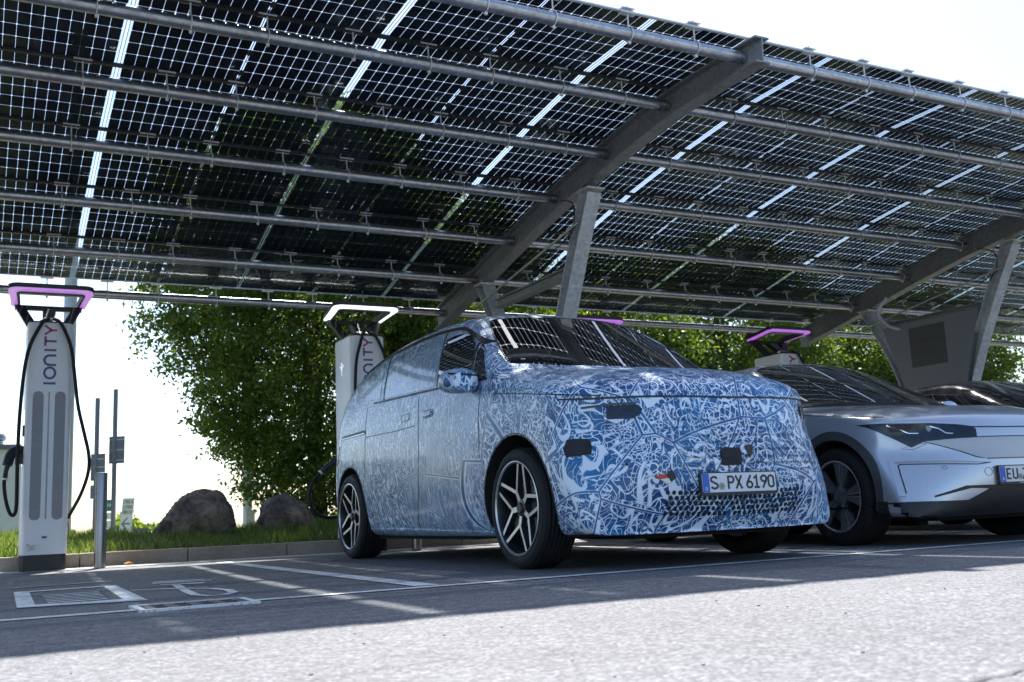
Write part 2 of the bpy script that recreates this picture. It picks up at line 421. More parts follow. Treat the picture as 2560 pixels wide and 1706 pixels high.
MT = dict(
    asphalt=mat_asphalt(), paint=mat_paint(), galv=mat_galv('galvanised_tube', 0.42, 0.36, 1.0), beam=mat_galv('galvanised_beam', 0.23, 0.5, 0.4),
    column=mat_galv('galvanised_column', 0.50, 0.5, 0.45), cell=mat_cell(), pglass=mat_panel_glass(), camo=mat_camo(), camowin=mat_camo(True),
    silver=mat_carpaint('silver_paint', (0.47, 0.50, 0.56), .12, .55, .30), blackpaint=mat_carpaint('black_paint', (0.008, 0.008, 0.010), 0.3, 0.0, 0.25),
    leaf=mat_leaf(), grass=mat_grass(), rock=mat_rock(), kerb=mat_kerb(), conc=mat_concrete(), grille=mat_mesh_grille(), perf=mat_perf_sheet(),
    satinshade=mat_carpaint('shaded_satin_panel', (0.34, 0.34, 0.37), .1, .5, .4), glass=mat_carglass(), black=simple('black_plastic', (0.012, 0.012, 0.014), 0.45, 0, 0.2), rubber=simple('rubber', (0.014, 0.014, 0.016), 0.7, 0, 0.3, 20, bump=0.0006, spec=0.3),
    white=simple('white_enamel', (0.66, 0.66, 0.69), 0.35, 0, 0.03, 3), alu=simple('machined_alloy', (0.55, 0.54, 0.55), 0.34, 0.85, 0.08, 12),
    darkalloy=simple('dark_alloy', (0.035, 0.038, 0.045), 0.35, 0.5, 0.1), greyalloy=simple('grey_alloy', (0.16, 0.17, 0.19), 0.3, 0.6, 0.1), clad=simple('cladding_plastic', (0.06, 0.064, 0.072), 0.55, 0, 0.15, 6),
    steel=simple('brushed_steel', (0.27, 0.265, 0.27), 0.3, 1.0, 0.02, 2), grey=simple('grey_panel', (0.17, 0.175, 0.19), 0.6, 0, 0.05, 2),
    clamp=simple('aluminium_clamp', (0.62, 0.63, 0.64), 0.5, 0.2, 0.1), cast=simple('cast_iron', (0.09, 0.09, 0.095), 0.6, 0.6, 0.25, 25, bump=0.001),
    bark=simple('bark', (0.06, 0.045, 0.032), 0.9, 0, 0.4, 14, bump=0.01), soil=simple('lawn_soil', (0.09, 0.10, 0.04), 0.95, 0, 0.4, 9, bump=0.01),
    field=simple('field', (0.10, 0.13, 0.05), 0.95, 0, 0.3, 0.3), navy=simple('letter_navy', (0.045, 0.035, 0.16), 0.4), plum=simple('letter_plum', (0.17, 0.03, 0.17), 0.4), magenta=simple('letter_magenta', (0.36, 0.02, 0.16), 0.4),
    purple_led=emis('purple_light', (0.45, 0.04, 0.72, 1), 0.26), purple_dim=emis('purple_light_diffused', (0.52, 0.15, 0.78, 1), 0.24), white_led=emis('white_light', (0.85, 0.93, 1.0, 1), 0.62), lilac_led=emis('lilac_light', (0.62, 0.55, 0.85, 1), 0.26),
    plate=simple('plate_white', (0.60, 0.62, 0.66), 0.35), eublue=simple('plate_blue', (0.01, 0.09, 0.45), 0.35), ink=simple('plate_black', (0.012, 0.012, 0.015), 0.5),
    gold=simple('seal_gold', (0.25, 0.22, 0.05), 0.5), sealg=simple('seal_grey', (0.30, 0.31, 0.33), 0.4), orange=simple('orange_strap', (0.55, 0.06, 0.02), 0.6), strapw=simple('white_strap', (0.7, 0.7, 0.7), 0.6),
    wall=simple('pale_render', (0.42, 0.43, 0.40), 0.85, 0, 0.06, 0.8), signw=simple('sign_white', (0.62, 0.64, 0.62), 0.5, 0, 0.04), signg=simple('sign_green', (0.01, 0.16, 0.12), 0.5), signt=simple('sign_letters', (0.10, 0.12, 0.10), 0.6), olive=simple('sign_olive', (0.20, 0.19, 0.05), 0.6),
    signback=simple('sign_back', (0.09, 0.10, 0.12), 0.5, 0.3, 0.15, 5), pole=simple('pole_steel', (0.11, 0.12, 0.14), 0.5, 0.3, 0.15, 5), palepole=simple('pale_pole', (0.42, 0.45, 0.50), 0.6, 0, 0.1, 4), leafy=simple('dry_leaf', (0.55, 0.22, 0.02), 0.6, 0, 0.3, 30),
    matte=simple('matte_patch', (0.016, 0.018, 0.022), 0.8, 0, 0.15, 20), undercar=simple('underbody', (0.01, 0.01, 0.011), 0.9), caliper=simple('brake_iron', (0.16, 0.13, 0.10), 0.6, 0.5, 0.2), disc=simple('brake_disc', (0.18, 0.17, 0.17), 0.4, 0.8, 0.1),
    lampd=simple('lamp_interior', (0.03, 0.04, 0.055), 0.2, 0.3, 0.3, 20), lens=simple('lamp_lens', (0.012, 0.022, 0.04), 0.08, 0, 0.3, 30, coat=0.3, spec=0.25), chrome=simple('chrome', (0.7, 0.7, 0.72), 0.1, 1.0), pinkt=simple('mirror_signal', (0.25, 0.12, 0.02), 0.3), hazeblue=simple('distant_blue', (0.16, 0.22, 0.28), 0.9, 0, 0.1, 0.5),
)

# ------------------------------------------------------------------ ground
def sheet(name, x0, x1, y0, y1, z, mat, sub=None):
    b = MB(); b.add([(x0, y0, z), (x1, y0, z), (x1, y1, z), (x0, y1, z)], [(0, 1, 2, 3)]); return b.build(name, mat)


tag(sheet('ground', -900, 1500, -600, 2400, -0.9, MT['field']), kind='structure')
tag(sheet('parking_lot', -45, 70, -40, 10.30, 0.0, MT['asphalt']), kind='structure')
g = MB(); g.box((12.5, 10.55, -0.05), (115, 0.5, 0.11)); tag(g.build('gutter', MT['conc']), kind='structure')
# kerb stones
g = MB(); rr = random.Random(3); x = -44.1
while x < 60:
    L = 1.0
    g.box((x + L / 2, 10.88, 0.03 + rr.uniform(-.002, .002)), (L - 0.008, 0.155 + rr.uniform(-.003, .003), 0.21)); x += L
ko = g.build('kerb', MT['kerb']); bevel_obj(ko, 0.008); tag(ko, kind='structure')


def lawn_z(x, y):
    t = min(1, max(0, (y - 10.96) / 1.4)); z = 0.115 + 0.13 * (3 * t * t - 2 * t ** 3)
    if y > 14: z -= min(1.15, (y - 14) ** 1.5 * 0.02)
    return z + 0.02 * math.sin(x * 1.7 + y) * t


g = MB(); xs = np.linspace(-40, 62, 205); ys = list(np.linspace(10.96, 14, 14)) + list(np.linspace(14.4, 34, 22)); nx = len(xs)
g.add([(x, y, lawn_z(x, y)) for y in ys for x in xs], [(j * nx + i, j * nx + i + 1, (j + 1) * nx + i + 1, (j + 1) * nx + i) for j in range(len(ys) - 1) for i in range(nx - 1)])
tag(g.build('lawn', MT['soil'], smooth=True), kind='structure')

# cracks and grit in the driving lane
def crack(pts, w, seed):
    rs = random.Random(seed); P = []
    for a, b in zip(pts[:-1], pts[1:]):
        for k in range(16):
            t = k / 16; P.append((a[0] + (b[0] - a[0]) * t + rs.uniform(-.010, .010), a[1] + (b[1] - a[1]) * t + rs.uniform(-.010, .010)))
    g = MB(); n = len(P); q_ = [w * rs.uniform(.25, 1.2) for _ in P]
    g.add([(x, y + q / 2, .003) for (x, y), q in zip(P, q_)] + [(x, y - q / 2, .003) for (x, y), q in zip(P, q_)], [(i, i + 1, n + i + 1, n + i) for i in range(n - 1)])
    return g


for k, (pts_, w_) in enumerate([([(1.45, 1.36), (2.2, 1.45), (3.2, 1.55), (5.0, 1.7), (9, 1.9)], .012), ([(-.3, 2.35), (.5, 2.30), (1.1, 2.42)], .004), ([(3.0, 2.75), (4.4, 2.6), (6, 2.75)], .004)]):
    tag(crack(pts_, w_, k).build('road_crack', MT['ink']), kind='structure')
g = MB(); rs_ = random.Random(9)
for k in range(260):
    x, y = rs_.uniform(-.6, 6.5), rs_.uniform(1.2, 9.8); r_ = rs_.uniform(.0015, .0042)
    g.loft([[(x + a * r_ * rs_.uniform(.6, 1.2), y + b * r_ * rs_.uniform(.6, 1.2), z) for a, b in ((-1, -1), (1, -1), (1, 1), (-1, 1))] for z in (0, r_ * .9)], rs_.choice([0, 0, 1]))
tag(g.build('road_grit', [MT['cast'], MT['sealg']]), 'loose grit and small stones scattered over the asphalt', 'grit', kind='stuff')

# painted stall lines
def strip(b, p, q, w, z=0.004):
    p = Vector((*p, z)); q = Vector((*q, z)); d = (q - p).normalized(); n = Vector((-d.y, d.x, 0)) * w / 2
    k = max(1, int((q - p).length / .5))
    b.add([p + n, p - n, q - n, q + n], [(0, 1, 2, 3)])


g = MB()
pts = [(-8, 4.84), (0.66, 4.80), (1.10, 4.84), (6.5, 4.86), (30, 4.9)]
strip(g, pts[0], pts[1], .09); strip(g, pts[2], pts[3], .09); strip(g, pts[3], pts[4], .09)
for x in (-3.85, -0.9, 2.07, 5.1, 8.0, 10.95, 13.9, 16.85): strip(g, (x, 10.0), (x - .03, 4.93), .13)
tag(g.build('stall_lines', MT['paint']), kind='structure')

# charging symbol painted on the asphalt: vehicle outline, stripes and plug
g = MB()
o_ = [(0.22, 7.00), (0.80, 7.05), (0.76, 5.38), (0.19, 5.52)]; i_ = [(0.30, 6.90), (0.72, 6.95), (0.67, 5.60), (0.275, 5.66)]
for k in range(4):
    l = (k + 1) % 4; g.add([(*o_[k], .004), (*o_[l], .004), (*i_[l], .004), (*i_[k], .004)], [(0, 1, 2, 3)])
for k in range(6):
    t = (k + .5) / 6; y = 6.5 - t * .82; strip(g, (0.335 + .015 * (1 - t), y), (0.61 + .03 * (1 - t), y - .02), .05)
strip(g, (0.24, 7.56), (0.84, 7.64), .05)


def ribbon(b, pts, w, z=.004):
    P = [Vector((*p, 0)) for p in pts]; L = []; Rr = []
    for i, p in enumerate(P):
        d = (P[min(i + 1, len(P) - 1)] - P[max(i - 1, 0)]).normalized(); n = Vector((-d.y, d.x, 0)) * w / 2
        L.append(p + n); Rr.append(p - n)
    n = len(P); b.add([(v.x, v.y, z) for v in L + Rr], [(i, i + 1, n + i + 1, n + i) for i in range(n - 1)])


ribbon(g, [(0.80, 6.35), (0.95, 6.28), (1.08, 6.15), (1.18, 5.98), (1.22, 5.75), (1.20, 5.52), (1.13, 5.38), (1.05, 5.38), (1.01, 5.52), (1.03, 5.9), (1.10, 6.7)], .05)
for pp in ([(1.02, 6.72), (1.26, 6.62)], [(1.0, 6.92), (1.36, 6.88)], [(1.03, 7.08), (1.34, 7.04)]): ribbon(g, pp, .09)
tag(g.build('charging_symbol', MT['paint']), kind='structure')

# storm drain
dr = thing('storm_drain', 'cast iron storm drain with painted frame and square slots on the stall line', 'drain', (0.88, 4.84, 0))
g = MB()
for a in (((-.235, 0), (.04, .34)), ((.235, 0), (.04, .34)), ((0, -.15), (.43, .04)), ((0, .15), (.43, .04))): g.box((*a[0], .004), (*a[1], .012))
g.build('frame', MT['paint'], dr)
g = MB(); g.box((0, 0, .001), (.43, .26, .004), 1)
for k in range(5): g.box((-.2 + k * .1, 0, .006), (.045, .26, .008))
g.box((0, 0.0, .0055), (.43, .03, .007)); g.box((0, .11, .0055), (.43, .03, .007)); g.box((0, -.11, .0055), (.43, .03, .007))
g.build('grate', [MT['cast'], MT['ink']], dr)
# fallen leaf
g = MB(); g.add([(0, 0, .02), (.05, .02, .035), (.10, .0, .02), (.07, -.03, .03), (.02, -.03, .015), (.05, -.005, .008)], [(0, 1, 5), (1, 2, 5), (2, 3, 5), (3, 4, 5), (4, 0, 5)])
tag(g.build('fallen_leaf', MT['leafy'], loc=(1.27, 10.62, .005)), 'curled orange fallen leaf in the gutter beside the kerb', 'leaf')

# ------------------------------------------------------------------ solar carport
TY = [5.60, 6.56, 7.51, 8.46, 9.40, 10.34, 11.28]
TZ = [3.63, 3.62, 3.52, 3.38, 3.19, 2.975, 2.775]
def tdir(i):
    a, b = max(0, i - 1), min(6, i + 1); d = Vector((0, TY[b] - TY[a], TZ[b] - TZ[a])).normalized(); return d
SY = []; SZ = []
for i in range(7):
    d = tdir(i); n = Vector((0, -d.z, d.y)); SY.append(TY[i] + n.y * .17); SZ.append(TZ[i] + n.z * .17)
RX = [-0.9, 5.0, 10.9, 16.8, 22.7]
X0, X1 = -4.3, 24.6
carport = thing('solar_carport', 'curved steel carport roofed with see-through solar panels on galvanised tubes', 'carport', (0, 0, 0))


def spline(pts, n):
    P = [np.array(p, float) for p in pts]; out = []
    P = [2 * P[0] - P[1]] + P + [2 * P[-1] - P[-2]]
    for i in range(1, len(P) - 2):
        for k in range(n):
            t = k / n; a, b, c, d = P[i - 1:i + 3]
            out.append(.5 * ((2 * b) + (-a + c) * t + (2 * a - 5 * b + 4 * c - d) * t * t + (-a + 3 * b - 3 * c + d) * t ** 3))
    out.append(P[-2]); return [tuple(o) for o in out]


def ibeam(b, path, X, fw, h, tw=.012, tf=.014, hs=None):
    """I section swept along (y,z) path in plane x=X, height h across the path, flange width fw along x"""
    P = [Vector((0, p[0], p[1])) for p in path]; rings = []
    for i, p in enumerate(P):
        d = (P[min(i + 1, len(P) - 1)] - P[max(i - 1, 0)]).normalized(); n = Vector((0, -d.z, d.y))
        hh = (hs[i] if hs else h) / 2
        sec = [(-fw / 2, -hh), (fw / 2, -hh), (fw / 2, -hh + tf), (tw / 2, -hh + tf), (tw / 2, hh - tf), (fw / 2, hh - tf), (fw / 2, hh), (-fw / 2, hh), (-fw / 2, hh - tf), (-tw / 2, hh - tf), (-tw / 2, -hh + tf), (-fw / 2, -hh + tf)]
        rings.append([Vector((X, 0, 0)) + p + n * s[1] + Vector((s[0], 0, 0)) for s in sec])
    b.loft(rings)


rp = spline(list(zip([5.40] + TY + [11.5], [3.615] + [z - .01 for z in TZ] + [2.72])), 5)
for X in RX:
    g = MB(); ibeam(g, rp, X, .13, .22, hs=[.20 + .05 * min(1, max(0, (p[0] - 5.4) / 2.2)) for p in rp])
    for y, z in zip(TY, TZ):
        g.box((X, y, z), (.024, .16, .15))
    g.build('rafter', MT['beam'], carport)
for X in RX:
    f = spline([(7.84, 3.28), (8.20, 2.62), (8.60, 1.76), (8.86, .9), (8.95, 0)], 6)
    b_ = spline([(10.16, 2.88), (9.86, 2.38), (9.60, 1.78), (9.42, .9), (9.36, 0)], 6)
    for pth in (f, b_):
        g = MB(); ibeam(g, pth, X, .15, .15); q = pth[0]
        g.box((X, q[0], q[1] + .0), (.19, .20, .018)); g.box((X, pth[-1][0], .012), (.24, .24, .024))
        cc = g.build('column', MT['column'], carport)
    g = MB(); ibeam(g, [(9.84, 2.60), (8.32, 2.60)], X, .10, .10); g.build('cross_beam', MT['beam'], carport)
    g = MB(); g.tube([(X - .11, 7.92, 2.985), (X - .11, 10.23, 2.62)], .012, 8); g.build('tie_rod', MT['galv'], carport)
    # dangling cable by the head of the front leg
    g = MB(); g.tube(spline([(X - .09, 8.25, 3.30), (X - .10, 8.02, 3.2), (X - .10, 8.0, 3.02), (X - .10, 8.12, 2.86)], 5), .006, 6, 0); g.tube(spline([(X - .09, 8.0, 2.97), (X - .13, 8.25, 2.84), (X - .1, 8.5, 2.86)], 5), .005, 6)
    g.build('cable', MT['black'], carport)
# conduit bow at far legs
for X in RX[2:3]:
    g = MB(); g.tube(spline([(X - .12, 9.70, 2.98), (X - .14, 9.85, 2.80), (X - .12, 9.72, 2.60), (X - .10, 9.55, 2.52)], 6), .02, 8); g.build('conduit', MT['palepole'], carport)
# tubes
tubes = {}
for bi in range(len(RX) + 1):
    xa = X0 if bi == 0 else RX[bi - 1] + .02; xb = X1 if bi == len(RX) else RX[bi] - .02
    for i in range(7):
        g = MB(); g.tube([(xa, 0, 0), (xb, 0, 0)], .046, 24)
        for xe in (xa + .05, xb - .05): g.tube([(xe - .008, 0, 0), (xe + .008, 0, 0)], .052, 24)
        o = g.build('purlin_tube', MT['galv'], carport, smooth=True, loc=(0, TY[i], TZ[i])); tubes[(bi, i)] = o
# panels
PITCH = 1.70; G0 = 0.80
def make_panel(Ls):
    b = MB(); W_ = PITCH - .035; half = W_ / 2 - .012; gap = .011
    nX = 10; cw = (half - gap) / nX; nY = 6; ch = (Ls - .016) / nY; e = .0011; c = .008
    for sx in (-1, 1):
        for i in range(nX):
            xa = sx * (gap + i * cw); xb = sx * (gap + (i + 1) * cw); xa, xb = min(xa, xb) + e, max(xa, xb) - e
            for j in range(nY):
                ya = -Ls / 2 + .008 + j * ch + e; yb = ya + ch - 2 * e
                b.add([(xa + c, ya, 0), (xb - c, ya, 0), (xb, ya + c, 0), (xb, yb - c, 0), (xb - c, yb, 0), (xa + c, yb, 0), (xa, yb - c, 0), (xa, ya + c, 0)], [tuple(range(8))])
    b.box((0, 0, 0), (.006, Ls, .003), 1)
    for k in (-.31, .02, .33):
        b.box((0, k * Ls, -.014), (.034, .055, .016), 1)
        b.tube([(0, k * Ls + .03, -.014), (0.006, k * Ls + .09, -.018), (-.004, k * Ls + .15, -.012)], .0025, 5, 1)
    for s in (-1, 1): b.box((s * (W_ / 2 + .006), 0, 0), (.004, Ls, .006), 2)
    return b


panel_meshes = {}
pk = int(math.floor((X0 - G0) / PITCH)); 
for row in range(6):
    a = Vector((0, SY[row], SZ[row])); c = Vector((0, SY[row + 1], SZ[row + 1])); d = (c - a); Ls = d.length - .010; ang = math.atan2(d.z, d.y)
    first = None
    for col in range(-3, 14):
        xc = G0 + (col + .5) * PITCH
        if xc + PITCH / 2 > X1 + .3: break
        if first is None:
            first = make_panel(Ls).build('solar_panel', [MT['cell'], MT['black'], MT['clamp']], carport, fixn=False)
            gl = MB(); hw = PITCH / 2 - .007; gl.add([(-hw, -Ls / 2, 0), (hw, -Ls / 2, 0), (hw, Ls / 2, 0), (-hw, Ls / 2, 0)], [(0, 1, 2, 3)])
            glo = gl.build('glass_sheet', MT['pglass'], first, fixn=False, loc=(0, 0, -.004)); o = first
        else:
            o = first.copy(); COL.objects.link(o); o.parent = carport
            g2 = glo.copy(); COL.objects.link(g2); g2.parent = o
        mid = (a + c) / 2; o.location = (xc, mid.y, mid.z); o.rotation_euler = (ang, 0, 0)
# black edge seals between the panel rows
for i in range(7):
    g = MB(); g.box((( X0 + X1) / 2, 0, 0), (X1 - X0, .022, .012)); 
    if 0 < i < 6: g.box(((X0 + X1) / 2, 0.0, -.012), (X1 - X0, .036, .014))
    g.build('edge_seal', MT['black'] if 0 < i < 6 else MT['clamp'], carport, loc=(0, SY[i], SZ[i]))
# clamps on each tube
b = MB(); L = .17
b.box((0, 0, L - .012), (.125, .05, .010)); b.box((0, 0, L + .022), (.11, .045, .008)); b.tube([(0, 0, .05), (0, 0, L + .05)], .006, 6)
b.tube([(0, .0535 * math.cos(t), .0535 * math.sin(t)) for t in [math.pi * 2 * k / 16 for k in range(17)]], .004, 5)
b.box((0, 0, -.062), (.02, .014, .02))
cm = b.build('panel_clamp', MT['clamp'], None); first = True
for i in range(7):
    d = tdir(i); ang = math.atan2(d.z, d.y)
    for col in range(-2, 13):
        for fr in (.20, .50, .86):
            x = G0 + (col + fr) * PITCH
            bi = sum(1 for r in RX if r < x)
            if min(abs(x - r) for r in RX) < .08: continue
            if first: o = cm; first = False
            else: o = cm.copy(); COL.objects.link(o)
            o.parent = tubes[(bi, i)]; o.location = (x, 0, 0); o.rotation_euler = (ang, 0, 0)
# grey service cabinet between the far pair of legs
sp_ = thing('service_cabinet', 'grey trapezoid service cabinet with dark perforated panel between the carport legs', 'cabinet', (10.9, 9.1, 0))
g = MB(); pl = [(9.86 - 9.1, 2.58), (8.34 - 9.1, 2.58), (8.60 - 9.1, 1.76), (8.84 - 9.1, .9), (8.86 - 9.1, .1), (9.32 - 9.1, .1), (9.40 - 9.1, .9), (9.58 - 9.1, 1.76)]
g.prism(pl, lambda u, v: (-.085, u, v), lambda u, v: (.085, u, v)); g.build('housing', MT['grey'], sp_)
g = MB(); g.prism([(9.42 - 9.1, 2.50), (8.86 - 9.1, 2.50), (8.86 - 9.1, 1.98), (9.42 - 9.1, 1.98)], lambda u, v: (-.089, u, v), lambda u, v: (-.084, u, v))
for zz in (2.30, 2.14): g.box((-.091, .04, zz), (.004, .50, .012), 1)
g.build('vent_panel', [MT['perf'], MT['clad']], sp_)

# ------------------------------------------------------------------ lettering (stroke glyphs)
def arc(cx, cy, rx, ry, a0, a1, n=14): return [(cx + rx * math.cos(rad(a0 + (a1 - a0) * k / n)), cy + ry * math.sin(rad(a0 + (a1 - a0) * k / n))) for k in range(n + 1)]
GL = {
    'I': [[(0, 0), (0, 1)]], 'O': [arc(.42, .5, .40, .44, 0, 360, 28)], 'N': [[(.02, 0), (.02, .55)] + arc(.37, .55, .35, .41, 180, 0, 14) + [(.72, 0)]],
    'T': [[(0, .93), (.7, .93)], [(.35, .93), (.35, 0)]], 'Y': [[(0, 1), (.34, .45)], [(.68, 1), (.34, .45)], [(.34, .5), (.34, 0)]],
    'S': [arc(.27, .73, .24, .21, 20, 90, 6) + arc(.27, .73, .25, .21, 90, 215, 8) + [(.16, .56), (.38, .44)] + arc(.27, .27, .25, .21, 35, -90, 8) + arc(.27, .27, .25, .21, 270, 200, 6)],
    'P': [[(.05, 0), (.05, .94), (.28, .94)] + arc(.28, .71, .20, .23, 90, -90, 10) + [(.05, .48)]],
    'X': [[(.02, 0), (.5, 1)], [(.5, 0), (.02, 1)]],
    '6': [[(.40, 1), (.12, .50)] + arc(.27, .28, .22, .23, 150, 510, 22)],
    '1': [[(.05, .76), (.26, .94), (.26, .06)], [(.04, .06), (.48, .06)]],
    '9': [[(.14, 0), (.42, .50)] + arc(.27, .72, .22, .23, -30, 330, 22)],
    '0': [[(.05, .3), (.05, .7)] + arc(.26, .73, .21, .21, 180, 0, 10) + [(.47, .3)] + arc(.26, .27, .21, .21, 0, -180, 10) + [(.05, .3)]],
    'E': [[(.44, .94), (.06, .94), (.06, .06), (.44, .06)], [(.06, .5), (.38, .5)]], 'U': [[(.05, 1), (.05, .3)] + arc(.26, .27, .21, .21, 180, 360, 10) + [(.47, 1)]],
    'Z': [[(.04, .94), (.46, .94), (.05, .06), (.48, .06)]], 'F': [[(.06, 0), (.06, .94), (.44, .94)], [(.06, .5), (.38, .5)]], 'D': [[(.05, .05), (.05, .95), (.25, .95)] + arc(.25, .5, .23, .45, 90, -90, 10) + [(.05, .05)]],
    'A': [[(0, 0), (.26, 1), (.52, 0)], [(.1, .33), (.42, .33)]], 'R': [[(.05, 0), (.05, .94), (.28, .94)] + arc(.28, .71, .20, .23, 90, -90, 10) + [(.05, .48)], [(.25, .48), (.5, 0)]],
    'C': [arc(.27, .5, .24, .46, 50, 310, 16)], 'M': [[(.03, 0), (.03, 1), (.3, .4), (.57, 1), (.57, 0)]], 'L': [[(.05, 1), (.05, .05), (.45, .05)]], 'W': [[(0, 1), (.15, 0), (.3, .7), (.45, 0), (.6, 1)]], '.': [[(.05, 0), (.05, .14)]], 'K': [[(.05, 0), (.05, 1)], [(.45, 1), (.08, .45)], [(.18, .58), (.48, 0)]],
}


def stroke(b, pts, w, mp, t, mi=0):
    """pts 2d; mp(u,v,depth)->3d"""
    P = [Vector((p[0], p[1])) for p in pts]; closed = (P[0] - P[-1]).length < 1e-4; n = len(P); L = []; Q = []
    for i, p in enumerate(P):
        if closed: a, c = P[(i - 1) % (n - 1)], P[(i + 1) % (n - 1)]
        else: a, c = P[max(i - 1, 0)], P[min(i + 1, n - 1)]
        d1 = (p - a).normalized() if (p - a).length > 1e-6 else None; d2 = (c - p).normalized() if (c - p).length > 1e-6 else None
        d1 = d1 or d2; d2 = d2 or d1; m = (d1 + d2)
        m = m.normalized() if m.length > .2 else d1
        k = 1 / max(.5, m.dot(d1)); nn = Vector((-m.y, m.x)) * w / 2 * k
        L.append(p + nn); Q.append(p - nn)
    vs = []; fs = []
    for i in range(n): vs += [mp(L[i].x, L[i].y, t), mp(Q[i].x, Q[i].y, t), mp(L[i].x, L[i].y, -.001), mp(Q[i].x, Q[i].y, -.001)]
    for i in range(n - 1):
        a = 4 * i; c = a + 4; fs += [(a, c, c + 1, a + 1), (a, a + 2, c + 2, c), (a + 1, c + 1, c + 3, a + 3)]
    if not closed: fs += [(0, 1, 3, 2), (4 * n - 4, 4 * n - 2, 4 * n - 1, 4 * n - 3)]
    b.add(vs, fs, mi)


def glyph(b, ch, x, y, w, h, sw, mp, t, mi=0):
    for s in GL[ch]:
        stroke(b, [(x + p[0] * w, y + p[1] * h) for p in s], sw, mp, t, mi)


# ------------------------------------------------------------------ charging posts
def rrect(x0, x1, y0, y1, r, n=5):
    out = []
    for cx, cy, a in ((x1 - r, y1 - r, 0), (x0 + r, y1 - r, 90), (x0 + r, y0 + r, 180), (x1 - r, y0 + r, 270)):
        out += [(cx + r * math.cos(rad(a + 90 * k / n)), cy + r * math.sin(rad(a + 90 * k / n))) for k in range(n + 1)]
    return out


